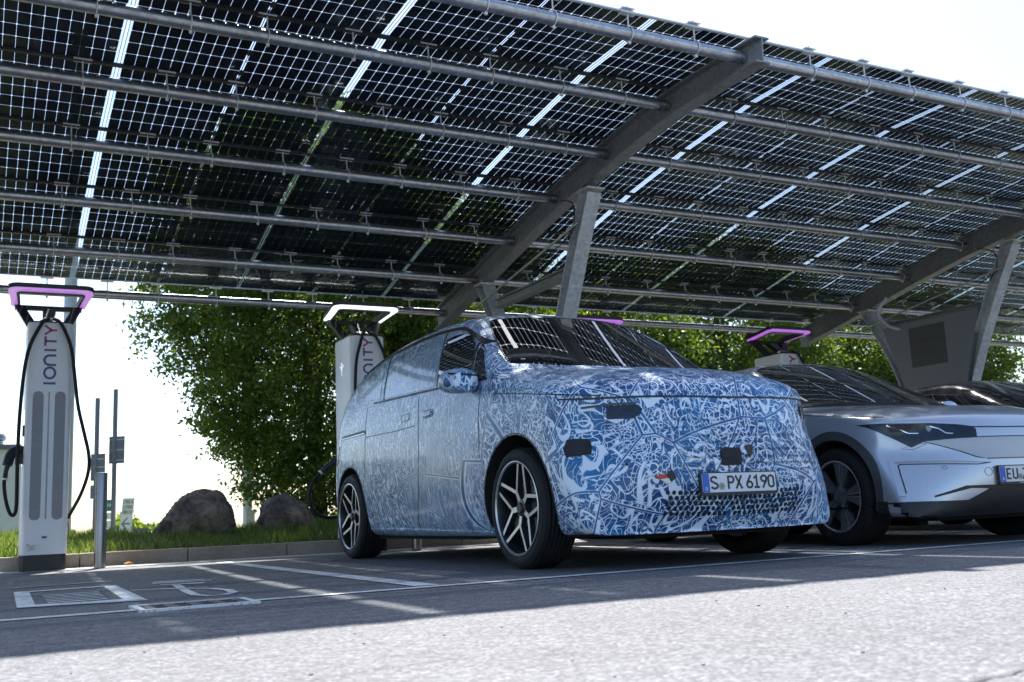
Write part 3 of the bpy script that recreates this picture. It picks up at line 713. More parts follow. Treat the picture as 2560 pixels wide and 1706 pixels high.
def make_charger(X, label, led, cablekind, Y=10.45):
    t = thing('charging_station', label, 'charging station', (X, Y, 0), 0, 'charging stations in front of the kerb')
    hw, dp = .195, .56
    g = MB()
    rings = []
    for z, s in ((.15, 0), (.17, 0), (2.28, 0.0), (2.295, -.003), (2.30, -.012)): rings.append([(p[0], p[1], z) for p in rrect(-hw - s, hw + s, -s, dp + s, .045)])
    g.loft(rings); g.build('body', MT['white'], t, smooth=35)
    g = MB(); g.loft([[(p[0], p[1], z) for p in rrect(-hw + .006, hw - .006, .006, dp - .006, .04)] for z in (0, .15)]); g.build('plinth', MT['black'], t, smooth=35)
    for cx in (-.088, .100):
        g = MB(); pl = rrect(cx - .046, cx + .046, .46, 1.645, .044, 8)
        g.prism(pl, lambda u, v: (u, -.003, v), lambda u, v: (u, .006, v)); g.build('ventilation_grille', MT['grille'], t)
    g = MB(); g.box((.004, -.001, 1.055), (.013, .006, 1.17)); g.build('light_slit', MT['greyalloy'], t)
    # lettering reads upwards
    mp = lambda u, v, d: (.055 - v, -.0005 - d, 1.70 + u)
    word = [('I', .0, MT['navy']), ('O', .045, MT['navy']), ('N', .172, MT['navy']), ('I', .315, MT['plum']), ('T', .355, MT['plum']), ('Y', .462, MT['magenta'])]
    mats = [MT['navy'], MT['plum'], MT['magenta']]
    g = MB()
    for ch, u, mm in word: glyph(g, ch, u + .02, 0, .128, .105, .021, mp, .003, mats.index(mm))
    g.build('lettering', mats, t)
    g = MB(); g.box((.0, -.001, .305), (.042, .005, .020)); g.build('label_plate', MT['signback'], t)
    g = MB(); g.box((-.095, -.0004, .215), (.115, .0018, .065))
    for k in range(6): g.box((-.115 + .012 * (k % 3), -.0016, .195 + .008 * k), (.05 - .006 * (k % 2), .0016, .0022), 1)
    g.box((-.135, -.0016, .242), (.022, .0016, .007), 1)
    g.build('rating_label', [MT['signw'], MT['signt']], t)
    # emblem and display on the left flank
    g = MB(); em = [[(0, -.06), (0, .03)], [(0, .0), (-.03, .045), (-.075, .05)], [(0, .0), (.03, .045), (.075, .05)], [(0, .0), (-.012, .06), (-.02, .085)], [(0, .0), (.012, .06), (.02, .085)], [(0, 0), (0, .09)]]
    for s in em: stroke(g, s, .013, lambda u, v, d: (-hw - .001 - d, .30 - u, 1.95 + v), .002)
    g.build('emblem', MT['lilac_led'], t)
    g = MB(); g.prism(rrect(.10, .19, 1.12, 1.48, .02), lambda u, v: (-hw - .004, u, v), lambda u, v: (-hw + .004, u, v)); g.prism(rrect(.28, .40, .98, 1.20, .02), lambda u, v: (-hw - .004, u, v), lambda u, v: (-hw + .004, u, v))
    g.build('status_light', MT['white_led'], t)
    # light ring (open at the back) carried on two arms
    def halo(outer, inner, z0, z1, tilt=.12):
        n = len(outer); vs = []
        for pl in (outer, inner):
            for z in (z0, z1): vs += [(p[0], p[1], z - tilt * (p[1] + .05)) for p in pl]
        o0, o1, i0, i1 = 0, n, 2 * n, 3 * n; fs = []; mi = []
        for k in range(n - 1):
            fs += [(o0 + k, o0 + k + 1, o1 + k + 1, o1 + k), (i0 + k + 1, i0 + k, i1 + k, i1 + k + 1), (o1 + k, o1 + k + 1, i1 + k + 1, i1 + k), (o0 + k + 1, o0 + k, i0 + k, i0 + k + 1)]
        fs += [(o0, o1, i1, i0), (o0 + n - 1, i0 + n - 1, i1 + n - 1, o1 + n - 1)]
        return vs, fs

    def ring(hf, hb, yf, yb, r, n=6):
        hb = hb + .02
        L = [(-hb, yb), (-hb - (hf - hb) * .5, (yf + yb) / 2)]
        L += [(-hf + r - r * math.cos(rad(90 * k / n)), yf + r - r * math.sin(rad(90 * k / n))) for k in range(n + 1)]
        L += [(hf - r + r * math.sin(rad(90 * k / n)), yf + r - r * math.cos(rad(90 * k / n))) for k in range(n + 1)]
        L += [(hb + (hf - hb) * .5, (yf + yb) / 2), (hb, yb)]
        return L
    yf, yb = -.05, .50; zh = 2.60
    g = MB(); g.add(*halo(ring(.375, .315, yf, yb, .09), ring(.300, .250, yf + .075, yb, .05), zh + .018, zh + .06, .11)); g.build('halo_cover', MT['black'], t, smooth=40)
    g = MB(); g.add(*halo(ring(.372, .312, yf + .003, yb - .003, .088), ring(.300, .250, yf + .075, yb - .003, .05), zh, zh + .018, .11)); g.build('halo_light', [led], t, smooth=40)
    g = MB(); g.add(*halo(ring(.300, .250, yf + .0755, yb, .0495), ring(.278, .232, yf + .098, yb, .045), zh - .012, zh + .05, .11)); g.build('halo_bezel', MT['clad'], t, smooth=40)
    zb_ = zh - .11 * .52
    g = MB(); g.box((0, .47, zb_ - .02), (.60, .05, .045))
    for s in (-1, 1):
        vs = []
        for (x, y, z, wx) in ((s * .262, .46, zb_ - .01, .045), (s * .145, .29, 2.30, .048)):
            for a in (-1, 1):
                for c_ in (-1, 1): vs.append((x + a * wx, y + c_ * .035, z))
        g.add(vs, [(0, 1, 3, 2), (4, 6, 7, 5), (0, 4, 5, 1), (2, 3, 7, 6), (0, 2, 6, 4), (1, 5, 7, 3)])
    g.loft([[(x * w, yc + y * w * .9, z) for x, y in ((-1, -1), (1, -1), (1, 1), (-1, 1))] for z, w, yc in ((2.30, .115, .16), (2.335, .09, .18), (2.36, .062, .22), (2.50, .055, .42))])
    g.box((0, dp / 2, 2.306), (2 * hw - .02, dp - .03, .014))
    g.build('halo_bracket', MT['black'], t)
    # cables, with their plugs
    def cable(pts, r=.0165): 
        g = MB(); g.tube(spline(pts, 7), r, 10); return g.build('charging_cable', MT['rubber'], t, smooth=True)
    Rp = [(.03, .04, 2.34), (.07, -.02, 2.31), (.12, -.04, 2.22), (.18, -.05, 2.05), (.215, -.05, 1.8), (.25, -.06, 1.51), (.305, -.06, 1.27), (.355, -.05, 1.05), (.355, -.03, .88), (.30, .03, .68), (.20, .10, .47)]
    c1 = cable(Rp)
    if cablekind == 'docked':
        c2 = cable([(-.02, .04, 2.34), (-.06, -.02, 2.31), (-.11, -.04, 2.22), (-.175, -.05, 2.06), (-.215, -.06, 1.83), (-.24, -.06, 1.43), (-.245, -.05, 1.0), (-.24, -.04, .62), (-.255, -.03, .52), (-.29, -.02, .53), (-.325, -.01, .64), (-.345, 0, .78), (-.34, .02, .88)])
        g = MB(); g.tube([(-.34, .02, .85), (-.335, .03, .91), (-.315, .05, 1.0)], [.022, .021, .026], 12); g.tube([(-.344, .01, .83), (-.341, .012, .845)], .0235, 12, 1)
        g.tube(spline([(-.325, .04, .97), (-.30, .07, 1.06), (-.25, .10, 1.11), (-.19, .12, 1.10)], 5), .045, 12); g.box((-.225, .14, 1.06), (.07, .10, .16)); g.box((-.20, .05, 1.28), (.02, .03, .10))
        g.build('charging_plug', [MT['black'], MT['signw']], c2, smooth=40)
        g = MB(); g.tube(spline([(.20, .16, .45), (.215, .16, .36), (.20, .16, .22)], 4), .004, 5); g.build('support_wire', MT['black'], t)
    elif cablekind == 'plugged':
        c2 = cable([(-.0, .03, 2.42), (-.05, -.03, 2.34), (-.10, -.05, 2.2), (-.15, -.06, 2.0), (-.17, -.06, 1.66), (-.175, -.07, 1.3), (-.18, -.1, .9), (-.25, -.2, .5), (-.40, -.40, .40), (-.6, -.52, .37), (-.75, -.55, .41), (-.81, -.55, .50), (-.82, -.55, .61), (-.77, -.55, .74), (-.68, -.56, .83)])
        g = MB(); g.tube([(-.72, -.555, .80), (-.64, -.57, .87), (-.55, -.60, .93)], [.022, .030, .036], 12); g.tube([(-.715, -.556, .805), (-.70, -.558, .818)], .026, 12, 1)
        g.build('charging_plug', [MT['black'], MT['signw']], c2, smooth=40)
    return t


make_charger(.565, 'white charging station with glowing purple halo and a docked cable beside the steel bollard', MT['purple_dim'], 'docked')
make_charger(3.70, 'white charging station with white halo, cable plugged into the camouflaged van', MT['white_led'], 'plugged')
make_charger(6.66, 'charging station mostly hidden behind the camouflaged van, only its purple halo edge showing', MT['purple_led'], 'none')
make_charger(9.72, 'charging station with purple halo rising behind the silver car', MT['purple_led'], 'none')


def bollard(X, Y, label):
    g = MB(); g.lathe([(.0, .0), (.062, .0), (.062, .006), (.052, .008), (.052, .865), (.049, .874), (.04, .877), (0, .878)], n=28)
    return tag(g.build('bollard', MT['steel'], smooth=True, loc=(X, Y, 0)), label, 'bollard', 'steel bollards beside the charging stations')


bollard(1.035, 10.36, 'brushed steel bollard in the open, right of the nearest charging station')
bollard(4.20, 10.42, 'steel bollard whose foot shows in the gap beneath the camouflaged van')

# ------------------------------------------------------------------ cars
LOWB = .50


def lattice_body(T, xw, ncol, W, B, lean, leanr, rear_b=.3):
    """closed body: stations T = list of (y, zbot, zbelt, zedge, crown, p, fade)"""
    us = [-1 + 2 * k / ncol for k in range(ncol + 1)]; us = [math.copysign(abs(u) ** .85, u) for u in us]
    LV = [0, .14, .38, .64, .86, 1.0]; nl = len(LV) + 2; J = len(T); nI = len(us)
    bm = bmesh.new(); V = {}

    def P(i, j, l):
        y, zb, zt, ze, cr, p, fd = T[j]; u = us[i]; a = abs(u)
        z = zb + (zt - zb) * LV[l] if l < len(LV) else (zt + (ze - zt) * (.52 if l == len(LV) else 1.0))
        x = math.copysign(a, u) * xw(z) * W * p if a else 0.0
        lo = max(0.0, 1 - l / 4.0) if j < 6 else 0.0
        pe = p + (1.0 - p) * lo
        x = math.copysign(a, u) * xw(z) * W * pe if a else 0.0
        dy = B * fd * (a ** 3.4) * (1 - LOWB * lo)
        if j == 0: dy += lean[l] * (1 - a ** 4 * .6)
        if fd < 0: dy = -rear_b * (-fd) * a ** 3.4
        if j == J - 1: dy += leanr[l]
        wt = (1 - a ** 2.4) * cr
        if l == nl - 1: z += wt
        elif j == 0 and l >= nl - 3: z += wt * (.35 if l == nl - 3 else .7)
        elif j == J - 1 and l >= nl - 2: z += wt * .6
        return (x, y + dy, z)

    def vert(i, j, l):
        k = (i, j, l)
        if k not in V: V[k] = bm.verts.new(P(i, j, l))
        return V[k]
    I, Jm, Lm = nI - 1, J - 1, nl - 1
    for i in range(I):
        for j in range(Jm):
            bm.faces.new([vert(i, j, 0), vert(i, j + 1, 0), vert(i + 1, j + 1, 0), vert(i + 1, j, 0)])
            bm.faces.new([vert(i, j, Lm), vert(i + 1, j, Lm), vert(i + 1, j + 1, Lm), vert(i, j + 1, Lm)])
    for j in range(Jm):
        for l in range(Lm):
            bm.faces.new([vert(0, j, l), vert(0, j, l + 1), vert(0, j + 1, l + 1), vert(0, j + 1, l)])
            bm.faces.new([vert(I, j, l), vert(I, j + 1, l), vert(I, j + 1, l + 1), vert(I, j, l + 1)])
    for i in range(I):
        for l in range(Lm):
            bm.faces.new([vert(i, 0, l), vert(i + 1, 0, l), vert(i + 1, 0, l + 1), vert(i, 0, l + 1)])
            bm.faces.new([vert(i, Jm, l), vert(i, Jm, l + 1), vert(i + 1, Jm, l + 1), vert(i + 1, Jm, l)])
    bmesh.ops.recalc_face_normals(bm, faces=bm.faces)
    return bm


def finish_body(bm, name, mats, parent, arches, zcut=None):
    me = bpy.data.meshes.new(name); bm.to_mesh(me); bm.free()
    o = bpy.data.objects.new(name, me); COL.objects.link(o)
    m = o.modifiers.new('sub', 'SUBSURF'); m.levels = 3; m.render_levels = 3
    cuts = []
    for (y, z, r, x0, x1) in arches:
        for s in (-1, 1):
            g = MB(); g.tube([(s * x0, y, z), (s * x1, y, z)], r, 56); c = g.build('cut', mats[1]); cuts.append(c)
            b = o.modifiers.new('b', 'BOOLEAN'); b.operation = 'DIFFERENCE'; b.object = c; b.solver = 'EXACT'
    bpy.context.view_layer.update()
    dg = bpy.context.evaluated_depsgraph_get(); ev = o.evaluated_get(dg)
    nm = bpy.data.meshes.new_from_object(ev); o.modifiers.clear(); old = o.data; o.data = nm
    for c in cuts: bpy.data.objects.remove(c)
    nm.materials.clear()
    for mm in mats: nm.materials.append(mm)
    bmm = bmesh.new(); bmm.from_mesh(nm)
    for f in bmm.faces:
        c = f.calc_center_median(); f.smooth = True; f.material_index = 0
        for (y, z, r, x0, x1) in arches:
            if math.hypot(c.y - y, c.z - z) < r * 1.001 and abs(c.x) > x0 - .01: f.material_index = 1; f.smooth = False
        if f.normal.z < -.9 and c.z < .45: f.material_index = 1
    for e in bmm.edges:
        if len(e.link_faces) == 2 and e.calc_face_angle(0) > rad(38): e.smooth = False
    bmm.to_mesh(nm); bvh = BVHTree.FromBMesh(bmm); bmm.free()
    nm.name = name; o.parent = parent
    return o, bvh


def _proj(bvh, p, d, off):
    d = Vector((d[0], d[1], d[2] if len(d) > 2 else 0)).normalized(); h, n, i, ds = bvh.ray_cast(Vector(p) - d * 6, d)
    if h is None: h, n, i, ds = bvh.find_nearest(Vector(p))
    if n.dot(d) > 0: n = -n
    return h, n


def proj_mesh(g, bvh, V3, F, d, off, depth, mi=0):
    top = []; bot = []; d = (d[0], d[1], d[2] if len(d) > 2 else 0)
    for p in V3:
        h, n = _proj(bvh, p, d, off); top.append(h + n * off); bot.append(h - n * depth)
    n = len(V3); ec = {}
    for f in F:
        for a, b in zip(f, f[1:] + f[:1]): ec[(a, b)] = 1
    fs = [tuple(f) for f in F]
    for (a, b) in ec:
        if (b, a) not in ec: fs.append((b, a, a + n, b + n))
    g.add(top + bot, fs, mi)


def decal(g, bvh, pts, d, off=.004, step=.02, depth=.01, mi=0, fit=0, surf=None):
    """pts: rough 3d points; the outline is projected along d onto the body and given thickness"""
    d = Vector((d[0], d[1], d[2] if len(d) > 2 else 0)).normalized(); s = d.cross(Vector((0, 0, 1))).normalized(); u = s.cross(d)
    P = [(Vector(p).dot(s), Vector(p).dot(u)) for p in pts]
    bm = bmesh.new(); bm.faces.new([bm.verts.new((p[0], p[1], 0)) for p in P])
    bmesh.ops.triangulate(bm, faces=bm.faces)
    for ax in (0, 1):
        lo_, hi_ = min(p[ax] for p in P), max(p[ax] for p in P); c = lo_ + step
        while c < hi_:
            nn = (1, 0, 0) if ax == 0 else (0, 1, 0); co = (c, 0, 0) if ax == 0 else (0, c, 0)
            bmesh.ops.bisect_plane(bm, geom=bm.verts[:] + bm.edges[:] + bm.faces[:], plane_co=co, plane_no=nn, dist=1e-5); c += step
    bm.verts.index_update(); V3 = [s * v.co.x + u * v.co.y for v in bm.verts]; F = [[v.index for v in f.verts] for f in bm.faces]; bm.free()
    if not fit and not surf:
        proj_mesh(g, bvh, V3, F, d, off, depth, mi); return
    # smooth pane: least-squares polynomial through the projected points, so reflections run clean
    U = np.array([(p.dot(s), p.dot(u)) for p in V3]); H = np.array([_proj(bvh, p, d, 0)[0].dot(d) for p in V3])
    mu = U.mean(0); sc_ = np.abs(U - mu).max(0); Un = (U - mu) / sc_
    A = np.stack([Un[:, 0] ** a * Un[:, 1] ** b for a in range(fit + 1) for b in range(fit + 1 - a)], 1)
    if surf: Z = surf(U) - off
    else: co = np.linalg.lstsq(A, H, rcond=None)[0]; Z = A @ co; Z -= max(0, np.percentile(Z - H, 97)) + off
    n = len(V3); top = [s * U[k, 0] + u * U[k, 1] + d * Z[k] for k in range(n)]; bot = [t + d * (.012 if surf else .05) for t in top]; ec = {}
    for f in F:
        for a, b in zip(f, f[1:] + f[:1]): ec[(a, b)] = 1
    g.add(top + bot, [tuple(f) for f in F] + [(b, a, a + n, b + n) for (a, b) in ec if (b, a) not in ec], mi)


def seat_pane(o, bvh, pts, d, fit=2, reach=.10):
    """level the body to one smooth surface inside the pane outline; returns new bvh and the surface"""
    d = Vector((d[0], d[1], 0)).normalized(); s = d.cross(Vector((0, 0, 1))).normalized(); u = s.cross(d)
    P = np.array([(Vector(p).dot(s), Vector(p).dot(u)) for p in pts]); n = len(P)

    def dist(q):
        ins = False; best = 9.0
        for k in range(n):
            a, b = P[k], P[(k + 1) % n]
            if (a[1] > q[1]) != (b[1] > q[1]) and q[0] < (b[0] - a[0]) * (q[1] - a[1]) / (b[1] - a[1]) + a[0]: ins = not ins
            ab = b - a; t = min(1, max(0, float((q - a) @ ab / (ab @ ab + 1e-12)))); best = min(best, float(np.hypot(*(q - a - ab * t))))
        return 0.0 if ins else best
    lo_, hi_ = P.min(0), P.max(0); U = []; H = []
    for x in np.linspace(lo_[0], hi_[0], 24):
        for z in np.linspace(lo_[1], hi_[1], 14):
            if dist(np.array((x, z))) < .02: U.append((x, z)); H.append(_proj(bvh, s * float(x) + u * float(z), d, 0)[0].dot(d))
    U = np.array(U); H = np.array(H); mu = U.mean(0); sc_ = np.abs(U - mu).max(0)
    bas = lambda W_: np.stack([((W_[:, 0] - mu[0]) / sc_[0]) ** a * ((W_[:, 1] - mu[1]) / sc_[1]) ** b for a in range(fit + 1) for b in range(fit + 1 - a)], 1)
    co = np.linalg.lstsq(bas(U), H, rcond=None)[0]
    bm = bmesh.new(); bm.from_mesh(o.data)
    for v in bm.verts:
        if v.normal.dot(d) > -.08: continue
        q = np.array((v.co.dot(s), v.co.dot(u)))
        if (q < lo_ - reach).any() or (q > hi_ + reach).any(): continue
        e = dist(q)
        if e >= reach: continue
        w = 1 - e / reach; w = w * w * (3 - 2 * w); z = float((bas(q[None]) @ co)[0]); v.co += d * (z - v.co.dot(d)) * w
    bm.to_mesh(o.data); nb = BVHTree.FromBMesh(bm); bm.free()
    return nb, lambda W_: bas(W_) @ co


def sline(g, bvh, pts, d, w, off=.002, depth=.006, mi=0, step=.03, closed=False):
    d = Vector((d[0], d[1], 0)).normalized(); s = d.cross(Vector((0, 0, 1))).normalized(); u = s.cross(d)
    P = [Vector((Vector(p).dot(s), Vector(p).dot(u))) for p in pts]
    if closed: P.append(P[0])
    Q = []
    for a, b in zip(P[:-1], P[1:]):
        k = max(1, int((b - a).length / step)); Q += [a.lerp(b, i / k) for i in range(k)]
    Q.append(P[-1]); n = len(Q); L = []; Rr = []
    for i, p in enumerate(Q):
        dd = (Q[min(i + 1, n - 1)] - Q[max(i - 1, 0)]).normalized(); nn = Vector((-dd.y, dd.x)) * w / 2; L.append(p + nn); Rr.append(p - nn)
    V3 = [s * p.x + u * p.y for p in L + Rr]
    proj_mesh(g, bvh, V3, [[i, i + 1, n + i + 1, n + i] for i in range(n - 1)], d, off, depth, mi)


def crv(pts, n=5, dim=3): return [tuple(p) for p in spline(pts, n)]


def wheel_parts(kind, R_=.372, rr_=.272, w=.245):
    """outer face towards -x"""
    k = R_ / .37; h = w / 2; rim = rr_
    ty = MB(); ty.lathe([(rim - .006, -h + .01), (rim + .006, -h + .002), (rim + .03, -h - .004), (R_ - .035, -h - .002), (R_ - .012, -h + .012), (R_ - .002, -h + .035)] +
                        [(R_ - (0.008 if q % 2 else 0), -h + .035 + (2 * h - .07) * q / 12) for q in range(13)] + [(R_ - .012, h - .012), (R_ - .035, h), (rim, h - .01)], 'x', 64)
    return ty


def make_wheel(parent, loc, side, kind, Rt, rr_, spin=0.0):
    h = .1225
    w = empty('wheel', loc, 0 if side < 0 else math.pi, parent)
    wheel_parts(kind, Rt, rr_).build('tyre', MT['rubber'], w, smooth=30)
    g = MB()
    g.lathe([(rr_ - .004, -h + .004), (rr_ + .002, -h - .002), (rr_ - .006, -h - .005), (rr_ - .014, -h + .004)], 'x', 64, 0)
    g.lathe([(rr_ - .014, -h + .004), (rr_ - .024, -h + .04), (rr_ - .034, h - .02)], 'x', 64, 1)
    if kind == 'twin':
        def bar(p, q, wd, xo, xi, dp=.034):
            p = Vector(p); q = Vector(q); d = (q - p).normalized(); n = Vector((-d.y, d.x)) * wd / 2
            vs = [(xi, p.x + n.x, p.y + n.y), (xi, p.x - n.x, p.y - n.y), (xo, q.x - n.x, q.y - n.y), (xo, q.x + n.x, q.y + n.y)]
            n2 = n * 1.35
            vs += [(xi + dp, p.x + n2.x, p.y + n2.y), (xi + dp, p.x - n2.x, p.y - n2.y), (xo + dp, q.x - n2.x, q.y - n2.y), (xo + dp, q.x + n2.x, q.y + n2.y)]
            g.add(vs, [(0, 1, 2, 3), (0, 4, 5, 1), (2, 6, 7, 3), (1, 5, 6, 2), (0, 3, 7, 4)], [0, 1, 1, 1, 1])
        for k in range(5):
            th = rad(72 * k) + spin; pol = lambda r, a: (r * math.cos(a), r * math.sin(a))
            for s in (-1, 1):
                V_ = pol(.108, th + s * rad(35)); bar(V_, pol(rr_ - .012, th + s * rad(6.5)), .021, -h + .012, -h + .030)
            V_ = pol(.116, th + rad(36)); bar(pol(.03, th + rad(36)), V_, .032, -h + .029, -h + .036)
        g.lathe([(0, -h + .018), (.03, -h + .018), (.034, -h + .03), (.055, -h + .035), (.06, -h + .07)], 'x', 30, 1)
    else:
        for k in range(5):
            th = rad(72 * k) + spin
            def wedge(a0, a1, r0, r1, x0, x1, mi, dp=.02):
                vs = []
                for (r, x) in ((r0, x0), (r1, x1)):
                    for a in (a0, (a0 + a1) / 2, a1): vs.append((x, r * math.cos(th + rad(a)), r * math.sin(th + rad(a))))
                vs += [(v[0] + dp, v[1], v[2]) for v in vs]
                g.add(vs, [(0, 1, 4, 3), (1, 2, 5, 4), (0, 3, 9, 6), (2, 8, 11, 5), (3, 4, 10, 9), (4, 5, 11, 10)], mi)
            wedge(-20, -4, .07, rr_ - .014, -h + .03, -h + .012, 2); wedge(4, 20, .07, rr_ - .014, -h + .03, -h + .012, 2)
            wedge(-4.0, -2.6, .05, rr_ - .012, -h + .028, -h + .010, 0); wedge(2.6, 4.0, .05, rr_ - .012, -h + .028, -h + .010, 0)
            wedge(-2.6, 2.6, .05, rr_ - .012, -h + .040, -h + .024, 1)
        g.lathe([(0, -h + .012), (.03, -h + .012), (.05, -h + .02), (.075, -h + .034), (.08, -h + .06)], 'x', 30, 2)
    g.build('rim', [MT['alu'], MT['darkalloy'], MT['greyalloy']], w, smooth=30)
    g = MB(); g.lathe([(0, -.045), (.07, -.045), (.075, -.03), (.168, -.03), (.168, -.012), (.07, -.012)], 'x', 40); g.build('brake_disc', MT['disc'], w, smooth=30)
    g = MB(); g.lathe([(0, .03), (.235, .03), (.235, .06)], 'x', 40); g.build('backplate', MT['undercar'], w)
    g = MB(); g.loft([[(x, r * math.cos(a), r * math.sin(a)) for x, r in ((-.06, .12), (-.06, .19), (.02, .19), (.02, .12))] for a in [rad(-25 - 50 * q / 6) for q in range(7)]]); g.build('brake_caliper', MT['caliper'], w)
    return w


def plate(parent, loc, rx, rz, txt, fw=.53, extra=None, mirror_scale=1):
    """txt list of (char,x) in metres from left edge of the white field"""
    pl = MB(); pl.prism(rrect(-fw / 2, fw / 2, -.068, .062, .008), lambda u, v: (u, -.004, v), lambda u, v: (u, .014, v))
    o = pl.build('plate_holder', MT['black'], parent); o.location = loc; o.rotation_euler = (rx, 0, rz)
    g = MB(); g.prism(rrect(-.26, .26, -.052, .055, .006), lambda u, v: (u, -.008, v), lambda u, v: (u, -.0035, v)); q = g.build('licence_plate', MT['plate'], o)
    g = MB(); g.prism([(-.259, -.051), (-.213, -.051), (-.213, .054), (-.259, .054)], lambda u, v: (u, -.0092, v), lambda u, v: (u, -.0075, v)); g.build('euro_band', MT['eublue'], o)
    mp = lambda u, v, d: (u, -.0085 - d, v)
    g = MB()
    for ch, x in txt: glyph(g, ch, x, -.035, .088 if ch not in 'X' else .088, .074, .0115, mp, .0016)
    g.build('plate_lettering', MT['ink'], o)
    g = MB(); glyph(g, 'D', -.243, -.040, .028, .018, .003, lambda u, v, d: (u, -.0094 - d, v), .001); 
    g.build('country_letter', MT['plate'], o)
    sx = extra['seal']; g = MB()
    g.prism([(sx + .021 * math.cos(rad(a)), -.018 + .021 * math.sin(rad(a))) for a in range(0, 360, 15)], lambda u, v: (u, -.0098, v), lambda u, v: (u, -.0078, v))
    g.prism([(sx + .009 * math.cos(rad(a)), -.018 + .011 * math.sin(rad(a))) for a in range(0, 360, 30)], lambda u, v: (u, -.0106, v), lambda u, v: (u, -.0088, v), 1)
    g.build('registration_seal', [MT['sealg'], MT['gold'] if extra.get('gold') else MT['grey']], o)
    return o


# ---------------- camouflaged van
VX, VY = 3.93, 4.70
van = thing('camouflaged_van', 'large people carrier wrapped in blue and white camouflage film, charging in its bay', 'van', (VX, VY, 0))
xwv = lambda z: float(np.interp(z, [.15, .25, .35, .6, .9, 1.15, 1.3, 1.5, 1.75, 1.85, 1.95], [.86, .925, .955, .975, .97, .945, .918, .862, .765, .70, .62]))
TV = [  # y, zbot, zbelt, zedge, crown, p, fade
    (0.00, .20, .86, .955, .035, .90, 1.0), (.09, .195, .90, 1.015, .05, .955, .93), (.26, .19, .95, 1.055, .085, .985, .70), (.48, .185, 1.00, 1.085, .115, 1.0, .45),
    (.75, .18, 1.05, 1.12, .13, 1.0, .27), (1.02, .18, 1.10, 1.17, .13, 1.0, .24), (1.28, .18, 1.17, 1.26, .10, 1.0, .20), (1.50, .18, 1.22, 1.44, .085, 1.0, .15), (1.78, .18, 1.25, 1.63, .075, 1.0, .12),
    (2.08, .18, 1.265, 1.765, .07, 1.0, .10), (2.45, .18, 1.275, 1.81, .06, 1.0, .04), (2.95, .18, 1.29, 1.825, .06, 1.0, 0), (3.45, .18, 1.31, 1.815, .06, 1.0, 0), (3.90, .19, 1.33, 1.775, .06, .995, 0),
    (4.30, .20, 1.34, 1.68, .06, .985, 0), (4.62, .23, 1.32, 1.52, .06, .975, -.2), (4.86, .27, 1.20, 1.30, .05, .965, -.6), (5.00, .30, 1.02, 1.13, .04, .95, -1.0)]
bm = lattice_body(TV, xwv, 10, 1.0, .40, [.14, .07, .0, .0, .012, .03, .045, .06], [.05, .07, .08, .07, .03, -.02, -.04, -.05])
ARV = [(1.01, .37, .455, .62, 1.2), (4.25, .37, .435, .62, 1.2)]
body, bv = finish_body(bm, 'body', [MT['camo'], MT['undercar']], van, ARV)
for y, tr in ((1.01, .05), (4.25, .3)):
    for s in (-1, 1):
        make_wheel(van, (s * .842, y, .372), s, 'twin', .372, .290, rad(90 + 8) + tr)
F_ = (0, 1); LS = (1, 0); RS = (-1, 0)
# windscreen
g = MB()
ws = [(-.80, 1.33), (-.755, 1.45), (-.68, 1.62), (-.62, 1.735), (-.56, 1.762), (-.4, 1.775), (0, 1.785), (.4, 1.775), (.54, 1.755), (.62, 1.705), (.70, 1.60), (.775, 1.45), (.82, 1.33), (.5, 1.30), (0, 1.29), (-.5, 1.30)]
bv, sf = seat_pane(body, bv, [(x, 0, z) for x, z in ws], F_)
decal(g, bv, [(x, 0, z) for x, z in ws], F_, .004, .05, fit=2, surf=sf); g.build('windscreen', MT['glass'], van, smooth=30)
g = MB()
for s in (-1, 1): sline(g, bv, crv([(s * .805, 0, 1.33), (s * .76, 0, 1.45), (s * .685, 0, 1.62), (s * .62, 0, 1.725), (s * .55, 0, 1.762), (s * .3, 0, 1.781), (0, 0, 1.788)], 4), F_, .006, .004)
g.build('windscreen_seal', MT['black'], van)
